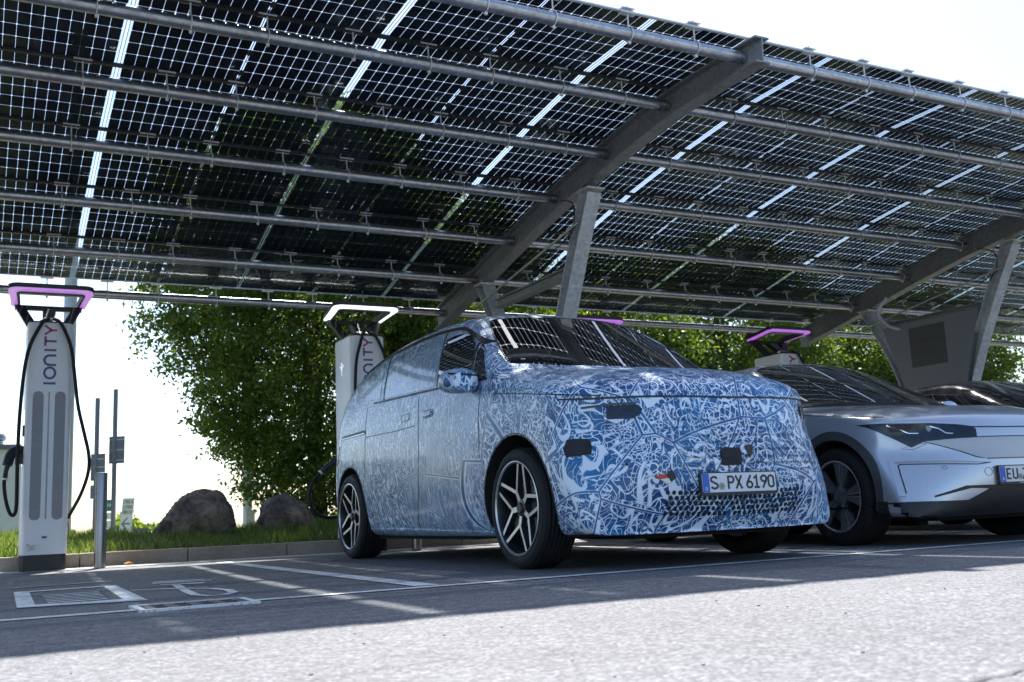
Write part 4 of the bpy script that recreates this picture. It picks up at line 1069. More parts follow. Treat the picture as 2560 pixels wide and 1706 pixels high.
# side glass, both sides
for s, d in ((-1, LS), (1, RS)):
    g = MB(); decal(g, bv, [(0, y, z) for y, z in crv([(2.36, 1.66), (2.15, 1.665), (1.93, 1.625), (1.79, 1.55), (1.725, 1.45), (1.70, 1.27), (1.98, 1.275), (2.28, 1.285), (2.33, 1.45), (2.36, 1.66)], 4)[:-1]], d, .002, fit=2); g.build('front_side_window', MT['glass'], van, smooth=30)
    g = MB(); decal(g, bv, [(0, y, z) for y, z in [(1.68, 1.52), (1.60, 1.45), (1.50, 1.34), (1.44, 1.245), (1.66, 1.255)]], d, .004); g.build('quarter_window', MT['glass'], van, smooth=30)
    g = MB()
    sline(g, bv, [(0, y, z) for y, z in crv([(4.20, 1.66), (3.74, 1.735), (2.99, 1.76), (2.51, 1.745), (2.11, 1.70), (1.86, 1.61), (1.66, 1.52)], 4)], d, .022, .009); g.build('window_rail', MT['black'], van, smooth=30)
    g = MB()
    sline(g, bv, [(0, y, z) for y, z in crv([(3.70, 1.325), (2.98, 1.30), (2.26, 1.275), (1.96, 1.262), (1.42, 1.235)], 4)], d, .014, .005)
    sline(g, bv, [(0, 2.42, 1.72), (0, 2.30, 1.29)], d, .016, .004); sline(g, bv, [(0, 3.63, 1.72), (0, 3.46, 1.325)], d, .013, .004)
    sline(g, bv, [(0, 1.72, 1.53), (0, 1.685, 1.26)], d, .022, .006)
    g.build('window_seal', MT['black'], van)
    g = MB()
    sline(g, bv, [(0, y, z) for y, z in [(3.86, 1.30), (3.84, 1.12), (3.80, .9), (3.81, .68)]], d, .0075, .0015); sline(g, bv, [(0, y, z) for y, z in [(2.64, 1.27), (2.60, 1.1), (2.56, .80), (2.60, .5), (2.72, .25)]], d, .0075, .0015)
    sline(g, bv, [(0, y, z) for y, z in [(1.50, 1.20), (1.52, 1.02), (1.50, .85), (1.50, .75)]], d, .0075, .0015); sline(g, bv, [(0, y, z) for y, z in [(3.80, 1.04), (3.1, 1.03), (2.66, 1.035)]], d, .006, .0015)
    g.build('panel_gap', MT['ink'], van)
    for wn in ([(2.47, 1.70), (3.0, 1.715), (3.58, 1.69), (3.44, 1.335), (2.9, 1.315), (2.35, 1.30)], [(3.70, 1.675), (4.12, 1.62), (4.30, 1.50), (4.0, 1.38), (3.56, 1.345)]):
        g = MB(); decal(g, bv, [(0, y, z) for y, z in wn], d, .003); g.build('wrapped_window', MT['camowin'], van, smooth=30)
    g = MB(); sline(g, bv, [(0, 3.90, .262), (0, 2.8, .245), (0, 1.50, .222)], d, .014, .010, depth=.01); g.build('sill_edge', MT['camo'], van)
    for (y0, nm) in ((2.41, 'door_handle'), (2.87, 'sliding_door_handle')):
        g = MB(); sline(g, bv, [(0, y, z) for y, z in rrect(y0 - .095, y0 + .095, 1.075 + (y0 - 2.41) * .03, 1.128 + (y0 - 2.41) * .03, .024)], d, .006 if y0 < 2.5 else .003, .002, closed=True, mi=1); decal(g, bv, [(0, y, z) for y, z in rrect(y0 - .07, y0 + .07, 1.085 + (y0 - 2.41) * .03, 1.118 + (y0 - 2.41) * .03, .014)], d, .014 if y0 < 2.5 else .005); g.build(nm, [MT['camo'], MT['ink']], van, smooth=35)
    g = MB(); decal(g, bv, [(0, y, z) for y, z in [(4.56, 1.075), (4.50, 1.105), (3.83, 1.108), (3.82, 1.075)]], d, .002, mi=0); sline(g, bv, [(0, 4.52, 1.078), (0, 3.84, 1.078)], d, .010, .007, mi=1); g.build('sliding_door_rail', [MT['ink'], MT['alu']], van)
    g = MB(); sline(g, bv, [(0, y, z) for y, z in [(4.60, 1.02), (4.62, .94), (4.66, .84)]], d, .018, .003); g.build('bumper_gap', MT['ink'], van)
    # arch lips
    for (y, z, r, a, b2) in ARV:
        g = MB(); sline(g, bv, [(0, y + (r + .004) * math.cos(rad(a_)), z + (r + .008) * math.sin(rad(a_))) for a_ in range(-14, 195, 6)], d, .008, .003); g.build('arch_lip', MT['black'], van)
    # door mirror
    mr = MB()
    sec = [(1.40, 1.16, 1.20, .02), (1.405, 1.16, 1.29, .09), (1.47, 1.155, 1.325, .125), (1.56, 1.16, 1.33, .13), (1.63, 1.17, 1.32, .11)]
    rings = []
    for (yy, zl, zh, hw_) in sec:
        cx = s * 1.045; rings.append([(cx + hw_ * math.cos(t), yy + .10, (zl + zh) / 2 + (zh - zl) / 2 * math.copysign(abs(math.sin(t)) ** .7, math.sin(t))) for t in [2 * math.pi * k / 20 for k in range(20)]])
    mr.loft(rings); mo = mr.build('wing_mirror', MT['camo'], van, smooth=60)
    g = MB(); g.box((s * .95, 1.66, 1.235), (.14, .10, .05)); g.build('mirror_arm', MT['black'], mo)
    g = MB(); g.tube([(s * .935, 1.512, 1.268), (s * 1.04, 1.500, 1.272), (s * 1.165, 1.53, 1.28)], .007, 8); g.build('mirror_strip', MT['black'], mo)
# nose details
g = MB()
sline(g, bv, [(-.93, 0, .985), (-.80, 0, .975), (-.4, 0, .965), (0, 0, .96), (.4, 0, .965), (.80, 0, .975), (.93, 0, .985)], F_, .011, .003, mi=0)
sline(g, bv, [(0, .30, .990), (0, .6, 1.03), (0, 1.0, 1.085), (0, 1.3, 1.12)], LS, .006, .002)
g.build('bonnet_gap', MT['ink'], van)
for s, nm in ((-1, ''), (1, '')):
    g = MB(); DD = (-s * .55, .83)
    fx = lambda x: x * (-s) * -1
    decal(g, bv, [(s * x, y, z) for x, y, z in [(.77, .09, .925), (.70, .06, .925), (.665, .05, .92), (.64, .05, .895), (.66, .05, .865), (.70, .06, .845), (.84, .12, .848), (.84, .12, .925)]], DD, .003, mi=2); 
    sline(g, bv, [(s * .68, .05, .932), (s * .8, .1, .935), (s * .93, .25, .925)], DD, .012, .004, mi=1)
    g.build('headlight_opening', [MT['glass'], MT['clad'], MT['lens']], van, smooth=30)
g = MB(); DL = (.80, .60)
dpat = [(-.945, .41, .745), (-.93, .35, .748), (-.895, .28, .742), (-.885, .265, .70), (-.885, .265, .655), (-.945, .41, .645), (-.952, .43, .69)]
decal(g, bv, dpat, DL, .006); g.build('cover_patch', MT['matte'], van)
g = MB(); decal(g, bv, [(x, 0, z) for x, z in [(-.155, .645), (-.125, .665), (-.03, .660), (-.012, .64), (-.008, .585), (-.025, .563), (-.135, .560), (-.150, .585)]], F_, .007); g.build('cover_patch', MT['matte'], van)
g = MB(); decal(g, bv, [(x, 0, z) for x, z in [(.03, .675), (.075, .68), (.085, .66), (.055, .60), (.028, .65)]], F_, .004); g.build('camera_opening', MT['ink'], van)
g = MB()
for (x, z) in ((-.70, .585), (.31, .47), (-.36, .455), (-.15, .66), (-.02, .655), (-.148, .57), (-.02, .57)):
    decal(g, bv, [(x + .009 * math.cos(rad(a)), .1, z + .009 * math.sin(rad(a))) for a in range(0, 360, 45)], F_, .0025)
g.build('sensor_hole', MT['ink'], van)
g = MB(); decal(g, bv, [(x, 0, z) for x, z in [(-.575, .515), (-.52, .522), (-.50, .50), (-.545, .495)]], F_, .012, mi=0); decal(g, bv, [(x, 0, z) for x, z in [(-.545, .495), (-.50, .50), (-.485, .475), (-.51, .47)]], F_, .011, mi=1); decal(g, bv, [(x, 0, z) for x, z in [(-.50, .535), (-.475, .545), (-.455, .50), (-.485, .478), (-.51, .50)]], F_, .010, mi=2)
g.build('tow_eye_flap', [MT['orange'], MT['strapw'], MT['ink']], van)
# ventilation perforations through the lower nose wrap
g = MB(); rows = [.408, .379, .350, .321, .292]
for k, z in enumerate(rows):
    n = 27; x0 = -.50 + (.018 if k % 2 else 0)
    for i in range(n):
        x = x0 + i * .0362
        if k == 0 and 5 < i < 20: continue
        if random.random() < .03: continue
        r_ = .0118; decal(g, bv, [(x + r_ * math.cos(rad(a)), 0, z + .012 * (x / .5) ** 2 + r_ * 1.08 * math.sin(rad(a))) for a in range(0, 360, 36)], F_, .0015, depth=.003)
g.build('ventilation_holes', MT['ink'], van)
h, n = _proj(bv, (-.05, 0, .45), (0, 1, 0), 0)
plate(van, (-.05, h.y - .022, .462), rad(-3), rad(-1.5), [('S', -.203), ('P', -.085), ('X', -.030), ('6', .045), ('1', .098), ('9', .150), ('0', .202)], .54, dict(seal=-.128, gold=True))
# skirt under the nose
g = MB(); g.box((0, 1.3, .21), (1.1, 1.9, .09)); g.box((0, 3.0, .20), (1.6, 2.0, .06)); g.build('undertray', MT['undercar'], van)

# ---------------- silver crossover
SX_, SY_ = 6.50, 4.75
suv = thing('silver_car', 'silver electric crossover parked in the bay right of the camouflaged van', 'car', (SX_, SY_, 0), rad(-4.5))
xws = lambda z: float(np.interp(z, [.15, .3, .5, .75, .95, 1.05, 1.2, 1.4, 1.55, 1.65], [.88, .925, .935, .93, .915, .885, .82, .72, .62, .52]))
TS = [
    (0.00, .20, .70, .80, .02, .86, 1.0), (.10, .19, .74, .85, .045, .935, .90), (.30, .19, .79, .895, .07, .975, .66), (.52, .19, .84, .93, .08, 1.0, .42), (.80, .19, .90, .965, .085, 1.0, .25),
    (1.08, .20, .94, 1.00, .075, 1.0, .22), (1.34, .20, .98, 1.05, .06, 1.0, .24), (1.60, .20, 1.0, 1.19, .07, 1.0, .24), (1.92, .20, 1.02, 1.38, .07, 1.0, .18), (2.22, .20, 1.03, 1.49, .06, 1.0, .10),
    (2.60, .20, 1.04, 1.53, .06, 1.0, .03), (3.05, .20, 1.05, 1.52, .06, 1.0, 0), (3.5, .20, 1.06, 1.46, .055, 1.0, 0), (3.95, .21, 1.07, 1.33, .05, .985, 0), (4.3, .24, 1.05, 1.18, .04, .965, -.3), (4.55, .30, .95, 1.08, .03, .95, -.7), (4.66, .35, .88, .98, .02, .93, -1.0)]
bm = lattice_body(TS, xws, 10, 1.0, .44, [.07, .03, .0, .0, .015, .02, .035, .06], [0, 0, .02, .02, 0, -.03, -.05, -.06])
ARS = [(.93, .36, .415, .58, 1.2), (3.70, .36, .415, .58, 1.2)]
sb, bs = finish_body(bm, 'body', [MT['silver'], MT['undercar']], suv, ARS)
for y in (.93, 3.70):
    for s in (-1, 1): make_wheel(suv, (s * .795, y, .36), s, 'aero', .36, .262, rad(90 + 16))
g = MB()
wsk = [(-.80, 1.075), (-.73, 1.22), (-.64, 1.40), (-.59, 1.49), (-.5, 1.525), (-.25, 1.548), (0, 1.555), (.25, 1.548), (.5, 1.525), (.59, 1.49), (.64, 1.40), (.73, 1.22), (.80, 1.075), (.4, 1.075), (0, 1.07), (-.4, 1.075)]
bs, sf = seat_pane(sb, bs, [(x, 0, z) for x, z in wsk], F_)
decal(g, bs, [(x, 0, z) for x, z in wsk], F_, .004, .05, fit=2, surf=sf); g.build('windscreen', MT['glass'], suv, smooth=30)
g = MB(); decal(g, bs, [(x, 0, z) for x, z in [(-.80, 1.07), (-.76, 1.095), (0, 1.09), (.76, 1.095), (.80, 1.07), (0, 1.06)]], F_, .006); g.build('cowl', MT['black'], suv)
for s, d in ((-1, LS), (1, RS)):
    g = MB(); decal(g, bs, [(0, y, z) for y, z in [(1.62, 1.075), (1.85, 1.22), (2.15, 1.37), (2.6, 1.44), (3.1, 1.43), (3.6, 1.36), (3.75, 1.20), (3.6, 1.10), (2.5, 1.075)]], d, .004); g.build('side_window', MT['glass'], suv, smooth=30)
    g = MB(); sline(g, bs, [(0, y, z) for y, z in [(.50, .905), (.80, .945), (1.10, .975), (1.35, 1.01), (1.5, 1.05)]], d, .006, .001); g.build('bonnet_gap', MT['ink'], suv)
    g = MB(); decal(g, bs, [(0, y, z) for y, z in [(1.22, .955), (1.42, .985), (1.60, 1.02), (1.42, .965)]], d, .003); g.build('fender_trim', MT['black'], suv)
    for (y, z, r, a, b2) in ARS:
        A_ = [(0, y + (r + .002) * math.cos(rad(t)), z + (r + .002) * math.sin(rad(t))) for t in range(-20, 201, 5)]; B_ = [(0, y + (r + .065) * math.cos(rad(t)), z + (r + .065) * math.sin(rad(t))) for t in range(200, -21, -5)]
        g = MB(); V3 = A_ + B_[::-1]; n = len(A_); proj_mesh(g, bs, V3, [[i, i + 1, n + i + 1, n + i] for i in range(n - 1)], d, .010, .02); g.build('arch_cladding', MT['clad'], suv, smooth=30)
    g = MB(); g.loft([[(s * 1.0 + hw_ * math.cos(t), 1.62 + yy, 1.10 + hz * math.sin(t)) for t in [2 * math.pi * k / 16 for k in range(16)]] for yy, hw_, hz in ((-.02, .03, .02), (0, .10, .055), (.08, .12, .065), (.16, .10, .06))]); g.box((s * .90, 1.72, 1.06), (.12, .06, .03)); g.build('wing_mirror', MT['silver'], suv, smooth=50)
# lights
for s in (-1, 1):
    DD = (-s * .62, .78)
    hp = [(.915, .66, .862), (.86, .40, .855), (.70, .15, .838), (.54, .06, .818), (.445, .03, .800), (.425, .02, .78), (.425, .02, .732), (.44, .02, .722), (.62, .08, .718), (.74, .17, .712), (.80, .24, .675), (.85, .33, .735), (.90, .54, .832)]
    g = MB(); decal(g, bs, [(s * x, y, z) for x, y, z in hp], DD, .005, .04); o = g.build('headlight', MT['lens'], suv, smooth=30)
    g = MB()
    for pp in ([(.86, .40, .842), (.83, .30, .805), (.80, .25, .775), (.76, .2, .77)], [(.70, .15, .815), (.655, .12, .795), (.615, .1, .76), (.575, .08, .755)]):
        sline(g, bs, [(s * a, b, c) for a, b, c in pp], DD, .007, .0075)
    g.build('light_signature', MT['chrome'], o)
    g = MB(); decal(g, bs, [(s * x, y, z) for x, y, z in [(.735, .15, .82), (.695, .14, .82), (.70, .14, .79), (.715, .15, .775), (.73, .15, .79)]], DD, .0075); g.build('reflector', MT['sealg'], o)
# grille blanking panel, creases and intakes
g = MB(); decal(g, bs, [(x, 0, z) for x, z in [(-.70, .720), (.70, .720), (.42, .592), (.36, .578), (-.36, .578), (-.42, .592)]], F_, .004); g.build('grille_panel', MT['satinshade'], suv, smooth=30)  # satin finish; its darker grey also paints in the shade of the panel's slant
g = MB()
sline(g, bs, [(-.42, 0, .726), (.42, 0, .726)], F_, .006, .003); sline(g, bs, [(-.56, 0, .826), (-.43, 0, .798), (-.15, 0, .792), (.15, 0, .792), (.43, 0, .798), (.56, 0, .826)], F_, .007, .003)
sline(g, bs, [(-.69, 0, .719), (-.42, 0, .589), (-.36, 0, .574), (.36, 0, .574), (.42, 0, .589), (.69, 0, .719)], F_, .005, .0045)
for s in (-1, 1):
    sline(g, bs, [(s * x, .1, z) for x, z in [(.33, .548), (.42, .538), (.50, .542), (.80, .562), (.815, .554), (.83, .48), (.845, .36)]], F_, .006, .002)
    c_ = (s * .36, .485); sline(g, bs, [(c_[0] + .028 * math.cos(rad(a)), 0, c_[1] + .028 * math.sin(rad(a))) for a in range(0, 360, 30)], F_, .0025, .002, closed=True); c_ = (s * .62, .525); sline(g, bs, [(c_[0] + .012 * math.cos(rad(a)), 0, c_[1] + .012 * math.sin(rad(a))) for a in range(0, 360, 40)], F_, .0025, .002, closed=True)
    sline(g, bs, [(s * x, .1, z) for x, z in [(.66, .695), (.71, .70), (.765, .672), (.72, .66)]], F_, .0025, .002, closed=True)
g.build('bumper_gap', MT['ink'], suv)
for s in (-1, 1):
    g = MB(); sline(g, bs, [(s * x, .1, z) for x, z in [(.865, .34), (.850, .48), (.835, .585), (.78, .590), (.5, .572), (.36, .560)]], F_, .026, .014, depth=.02)
    g.build('bumper_crease', MT['silver'], suv, smooth=40)
g = MB()
decal(g, bs, [(x, 0, z) for x, z in [(-.52, .300), (-.365, .372), (-.50, .378), (-.72, .325), (-.715, .338), (-.53, .396), (-.2, .396), (.2, .396), (.53, .396), (.715, .338), (.72, .325), (.50, .378), (.365, .372), (.52, .300)]], F_, .006); g.build('air_intake', MT['ink'], suv)
g = MB(); decal(g, bs, [(x, 0, z) for x, z in [(-.93, .30), (-.5, .30), (0, .30), (.5, .30), (.93, .30), (.93, .19), (.5, .205), (0, .205), (-.5, .205), (-.93, .19)]], F_, .010, depth=.03)
for d in (LS, RS): decal(g, bs, [(0, y, z) for y, z in [(.42, .31), (.53, .31), (.53, .19), (.42, .19)]], d, .010); decal(g, bs, [(0, y, z) for y, z in [(1.35, .32), (3.28, .32), (3.28, .19), (1.35, .19)]], d, .010)
g.build('lower_bumper', MT['black'], suv, smooth=30)
h, n = _proj(bs, (-.20, 0, .50), (0, 1, 0), 0)
po = plate(suv, (-.04, h.y - .022, .462), 0, rad(-2), [('E', -.203), ('U', -.148), ('Z', -.060), ('F', -.005)], .54, dict(seal=-.083))
g = MB()
for k, ch in enumerate('WWW.F'): glyph(g, ch, -.09 + k * .013, -.0635, .015, .008, .0016, lambda u, v, d: (u, -.0045 - d, v), .001)
g.build('dealer_lettering', MT['plate'], po)
g = MB(); g.box((0, 1.5, .21), (1.0, 2.2, .10)); g.box((0, 3.2, .22), (1.5, 1.6, .06)); g.box((-.25, .95, .15), (.12, .3, .06)); g.build('undertray', MT['undercar'], suv)

# ---------------- black car
BX_, BY_ = 9.10, 4.40
blk = thing('black_car', 'glossy black car beyond the silver crossover, cut off by the picture edge', 'car', (BX_, BY_, 0))
xwb = lambda z: float(np.interp(z, [.15, .3, .5, .75, .95, 1.05, 1.2, 1.35, 1.5], [.88, .93, .94, .93, .90, .84, .74, .64, .50]))
TB = [
    (0.00, .20, .62, .70, .02, .86, 1.0), (.10, .18, .68, .76, .04, .935, .90), (.30, .18, .74, .82, .06, .975, .66), (.52, .18, .80, .86, .07, 1.0, .42), (.80, .18, .85, .90, .07, 1.0, .25),
    (1.15, .18, .90, .95, .06, 1.0, .22), (1.45, .18, .94, .99, .06, 1.0, .24), (1.75, .18, .96, 1.12, .06, 1.0, .24), (2.10, .18, .97, 1.27, .06, 1.0, .18), (2.45, .18, .98, 1.40, .05, 1.0, .10),
    (2.80, .18, .99, 1.425, .05, 1.0, .03), (3.2, .18, 1.0, 1.405, .05, 1.0, 0), (3.7, .18, 1.01, 1.30, .05, 1.0, 0), (4.15, .21, 1.02, 1.17, .05, .985, 0), (4.5, .24, 1.0, 1.06, .04, .965, -.3), (4.75, .30, .93, 1.0, .03, .95, -.7), (4.85, .35, .86, .92, .02, .93, -1.0)]
bm = lattice_body(TB, xwb, 10, 1.0, .44, [.07, .03, 0, 0, .015, .02, .035, .06], [0, 0, .02, .02, 0, -.03, -.05, -.06])
ARB = [(.95, .35, .40, .58, 1.2), (3.85, .35, .40, .58, 1.2)]
bb, bb_ = finish_body(bm, 'body', [MT['blackpaint'], MT['undercar']], blk, ARB)
for y in (.95, 3.85):
    for s in (-1, 1): make_wheel(blk, (s * .80, y, .35), s, 'twin', .35, .25, 0)
g = MB(); decal(g, bb_, [(x, 0, z) for x, z in [(-.78, 1.0), (-.62, 1.30), (-.5, 1.37), (0, 1.40), (.5, 1.37), (.62, 1.30), (.78, 1.0)]], F_, .0035, .05); g.build('windscreen', MT['glass'], blk, smooth=30)
for s, d in ((-1, LS), (1, RS)):
    wn = [(1.75, 1.0), (2.05, 1.15), (2.40, 1.27), (2.75, 1.315), (3.2, 1.31), (3.75, 1.22), (4.15, 1.09), (4.0, 1.04), (2.8, 1.01)]
    g = MB(); decal(g, bb_, [(0, y, z) for y, z in wn], d, .004); g.build('side_window', MT['glass'], blk, smooth=30)
    g = MB(); sline(g, bb_, [(0, y, z + .008) for y, z in wn[:7]], d, .008, .007); g.build('window_trim', MT['chrome'], blk)
    g = MB(); g.loft([[(s * 1.02 + hw_ * math.cos(t), 1.85 + yy, 1.05 + hz * math.sin(t)) for t in [2 * math.pi * k / 16 for k in range(16)]] for yy, hw_, hz in ((-.02, .03, .02), (0, .10, .05), (.08, .12, .06), (.16, .10, .055))]); g.box((s * .90, 1.95, 1.01), (.12, .06, .03)); mo = g.build('wing_mirror', MT['blackpaint'], blk, smooth=50)
    g = MB(); g.tube([(s * .93, 1.853, 1.03), (s * 1.02, 1.838, 1.025), (s * 1.10, 1.853, 1.032)], .007, 6); g.build('mirror_strip', MT['chrome'], mo)

# ------------------------------------------------------------------ boulders
def boulder(loc, outline, depth, label, seed, grp):
    """outline (x,z) silhouette, inflated in depth"""
    bm = bmesh.new(); bmesh.ops.create_icosphere(bm, subdivisions=6, radius=1)
    rs = np.random.default_rng(seed); K = rs.normal(size=(26, 3)); K /= np.linalg.norm(K, axis=1)[:, None]; off = rs.uniform(.72, 1.0, 26)
    ang = [math.atan2(p[1] - .25, p[0]) for p in outline]; rr2 = [math.hypot(p[0], p[1] - .25) for p in outline]
    idx = np.argsort(ang); A = np.array(ang)[idx]; Q = np.array(rr2)[idx]; A = np.concatenate([A - 2 * math.pi, A, A + 2 * math.pi]); Q = np.concatenate([Q, Q, Q])
    for v in bm.verts:
        c = np.array(v.co); r = 1.0
        for k, o in zip(K, off):
            dt = c @ k
            if dt > .3: r = min(r, o / dt)
        r = .35 + .65 * r
        a = math.atan2(c[2], c[0]); R2 = float(np.interp(a, A, Q)); hyp = math.hypot(c[0], c[2]); 
        nz = .15 * mnoise.fractal(Vector(c) * 2.2 + Vector((seed, 0, 0)), 1.0, 2.1, 6) - .05 * abs(mnoise.noise(Vector(c) * 3.5 + Vector((0, seed, 0))))
        v.co = Vector((c[0] * R2 * (r + nz) * 1.12, c[1] * depth * r, .25 + c[2] * R2 * (r + nz) * 1.12))
    me = bpy.data.meshes.new('boulder'); bm.to_mesh(me); bm.free(); me.materials.append(MT['rock'])
    for p in me.polygons: p.use_smooth = True
    o = bpy.data.objects.new('boulder', me); COL.objects.link(o); o.location = loc
    return tag(o, label, 'boulder', grp)


boulder((2.30, 12.55, .16), [(-.50, .0), (-.46, .12), (-.33, .32), (-.16, .50), (.08, .60), (.28, .58), (.39, .40), (.40, .12), (.38, -.05), (0, -.15), (-.4, -.12)], .42, 'large angular grey boulder with pale lower left flank on the lawn', 2, 'boulders on the lawn')
boulder((3.36, 12.7, .14), [(-.34, .0), (-.33, .22), (-.22, .40), (-.03, .50), (.15, .46), (.30, .28), (.36, .0), (0, -.15)], .38, 'smaller dark rounded boulder under the tree beside the charging van', 5, 'boulders on the lawn')

# ------------------------------------------------------------------ trees
def crown_mesh(prof, seed, nclump, nleaf, leaf, cx=0, squash=1.0, spread=.2):
    """prof: list of (z, radius)"""
    rs = np.random.default_rng(seed); zs = np.array([p[0] for p in prof]); rsn = np.array([p[1] for p in prof])
    zz = rs.uniform(zs[0], zs[-1], nclump * 4); rr2 = np.interp(zz, zs, rsn); keep = rs.uniform(0, rsn.max() ** 1.3, len(zz)) < rr2 ** 1.3; zz = zz[keep][:nclump]; rr2 = rr2[keep][:nclump]; n = len(zz)
    th = rs.uniform(0, 2 * np.pi, n); q = rs.uniform(.25, 1, n) ** .55; q *= 1 + .10 * np.sin(th * 3 + seed) + .07 * np.sin(th * 7 + zz * 2)
    C = np.stack([rr2 * q * np.cos(th), rr2 * q * np.sin(th) * squash, zz], 1)
    cs = rs.uniform(.6, 1.35, n) * spread
    P = np.repeat(C, nleaf, 0) + rs.normal(size=(n * nleaf, 3)) * np.repeat(cs, nleaf)[:, None] * np.array([1, 1, .75])
    # sprigs poking out
    m = len(P); d1 = rs.normal(size=(m, 3)); d1[:, 2] -= .3; d1 /= np.linalg.norm(d1, axis=1)[:, None]
    d2 = rs.normal(size=(m, 3)); d2 -= d1 * (d1 * d2).sum(1)[:, None]; d2 /= np.linalg.norm(d2, axis=1)[:, None]
    s = (rs.uniform(.6, 1.25, m) * leaf)[:, None]
    V = np.stack([P, P + d1 * s * .5 + d2 * s * .27, P + d1 * s, P + d1 * s * .5 - d2 * s * .27], 1).reshape(-1, 3)
    me = bpy.data.meshes.new('crown'); me.vertices.add(len(V)); me.vertices.foreach_set('co', V.ravel()); me.loops.add(m * 4); me.loops.foreach_set('vertex_index', np.arange(m * 4)); me.polygons.add(m); me.polygons.foreach_set('loop_start', np.arange(m) * 4)
    me.update(); me.validate(); me.materials.append(MT['leaf']); return me, C


def tree(loc, prof, seed, label, nclump=330, nleaf=90, leaf=.095, squash=1.0, share=None, rz=0, spread=.2, grp='trees behind the carport'):
    t = thing('broadleaf_tree', label, 'tree', loc, rz, grp)
    if share: me, C = share
    else: me, C = crown_mesh(prof, seed, nclump, nleaf, leaf, squash=squash, spread=spread)
    c = bpy.data.objects.new('crown', me); COL.objects.link(c); c.parent = t
    rs = random.Random(seed); g = MB(); zt = prof[-1][0]
    g.tube([(0, 0, -.1), (.03, .02, .5), (-.02, .03, 1.4), (.04, 0, zt * .5), (0, .02, zt * .85)], [.16, .13, .11, .07, .02], 10)
    for k in range(26):
        q = C[rs.randrange(len(C))]; z0 = min(max(.5, q[2] * .55), zt * .7); g.tube([(0, 0, z0), (q[0] * .45, q[1] * .45, (z0 + q[2]) / 2 + .1), tuple(q)], [.045, .028, .008], 6)
    g.build('trunk', MT['bark'], t, smooth=True)
    return me, C


P1 = [(.42, .5), (.75, 1.1), (1.2, 1.35), (1.7, 1.6), (2.1, 1.78), (2.7, 2.05), (3.3, 2.25), (4.2, 2.35), (5.2, 2.2), (6.0, 1.6), (6.6, .7)]
P2 = [(.7, .8), (1.2, 1.5), (2.0, 1.9), (3.0, 2.0), (4.0, 1.8), (5.0, 1.2), (5.6, .4)]
P3 = [(.9, .6), (1.6, 1.4), (2.4, 1.7), (3.2, 1.7), (4.1, 1.4), (4.9, .5)]
tree((4.45, 14.9, .05), P1, 11, 'tall vase-shaped broadleaf tree standing over the two boulders', 2100, 80, .076, spread=.12)
A2 = tree((7.3, 15.6, .0), P2, 12, 'bushy broadleaf tree behind the camouflaged van roof', 800, 85, .085, spread=.18)
A3 = tree((10.2, 15.4, .0), P3, 13, 'broadleaf tree behind the charging station of the silver car', 650, 85, .085, spread=.18)
tree((13.0, 15.8, .0), P2, 14, 'broadleaf tree seen left of the grey service cabinet', share=A2, rz=2.1)
tree((15.9, 16.6, .0), P3, 15, 'small broadleaf tree behind the grey service cabinet', share=A3, rz=1.1)
tree((18.6, 15.6, .0), P3, 16, 'lone broadleaf tree at the far right beyond the last carport leg', share=A3, rz=3.3)
tree((9.0, 19.2, -.2), P2, 17, 'tall broadleaf tree in the second row between gaps of the first', share=A2, rz=4.0)

# grass
rs = np.random.default_rng(5)
def blades(n, x0, x1, y0, y1, hlo, hhi, seed):
    rs = np.random.default_rng(seed); x = rs.uniform(x0, x1, n); y = y0 + (y1 - y0) * rs.uniform(0, 1, n) ** 1.3; cl = .5 + .5 * np.sin(x * 5.1 + y * 3) * np.sin(y * 4.3 - x * 2.2) + .35 * np.sin(x * 1.3 + 2) 
    h = rs.uniform(hlo, hhi, n) * (.6 + .7 * cl); z = np.array([lawn_z(a, b) for a, b in zip(x, y)]) - .005; a = rs.uniform(0, 2 * np.pi, n); w = rs.uniform(.003, .006, n); le = rs.normal(0, .35, (n, 2)) * h[:, None]
    P = np.stack([x, y, z], 1); dx = np.stack([np.cos(a) * w, np.sin(a) * w, 0 * w], 1); mid = P + np.stack([le[:, 0] * .3, le[:, 1] * .3, h * .6], 1); tip = P + np.stack([le[:, 0], le[:, 1], h], 1)
    return np.stack([P - dx, P + dx, mid + dx * .7, tip, mid - dx * .7], 1).reshape(-1, 3), n


Vs, n1 = blades(30000, -1.5, 7.0, 10.97, 14.2, .03, .15, 1)
Vs2, n2 = blades(9000, 7.0, 24, 10.97, 13.5, .04, .12, 2)
Vs = np.concatenate([Vs, Vs2]); m = n1 + n2
me = bpy.data.meshes.new('grass'); me.vertices.add(len(Vs)); me.vertices.foreach_set('co', Vs.ravel()); me.loops.add(m * 5); me.loops.foreach_set('vertex_index', np.arange(m * 5)); me.polygons.add(m); me.polygons.foreach_set('loop_start', np.arange(m) * 5)
me.update(); me.validate(); me.materials.append(MT['grass']); go = bpy.data.objects.new('grass', me); COL.objects.link(go); tag(go, 'short green grass growing on the lawn behind the kerb', 'grass', kind='stuff')

# ------------------------------------------------------------------ background left: signs, poles, building, bushes
def post(name, x, y, z1, r, label, cat, grp=None, z0=-.9, mat='pole'):
    t = thing(name, label, cat, (x, y, z0), 0, grp); g = MB(); g.tube([(0, 0, 0), (0, 0, z1 - z0)], r, 12); g.build('pole', MT[mat], t, smooth=True); return t


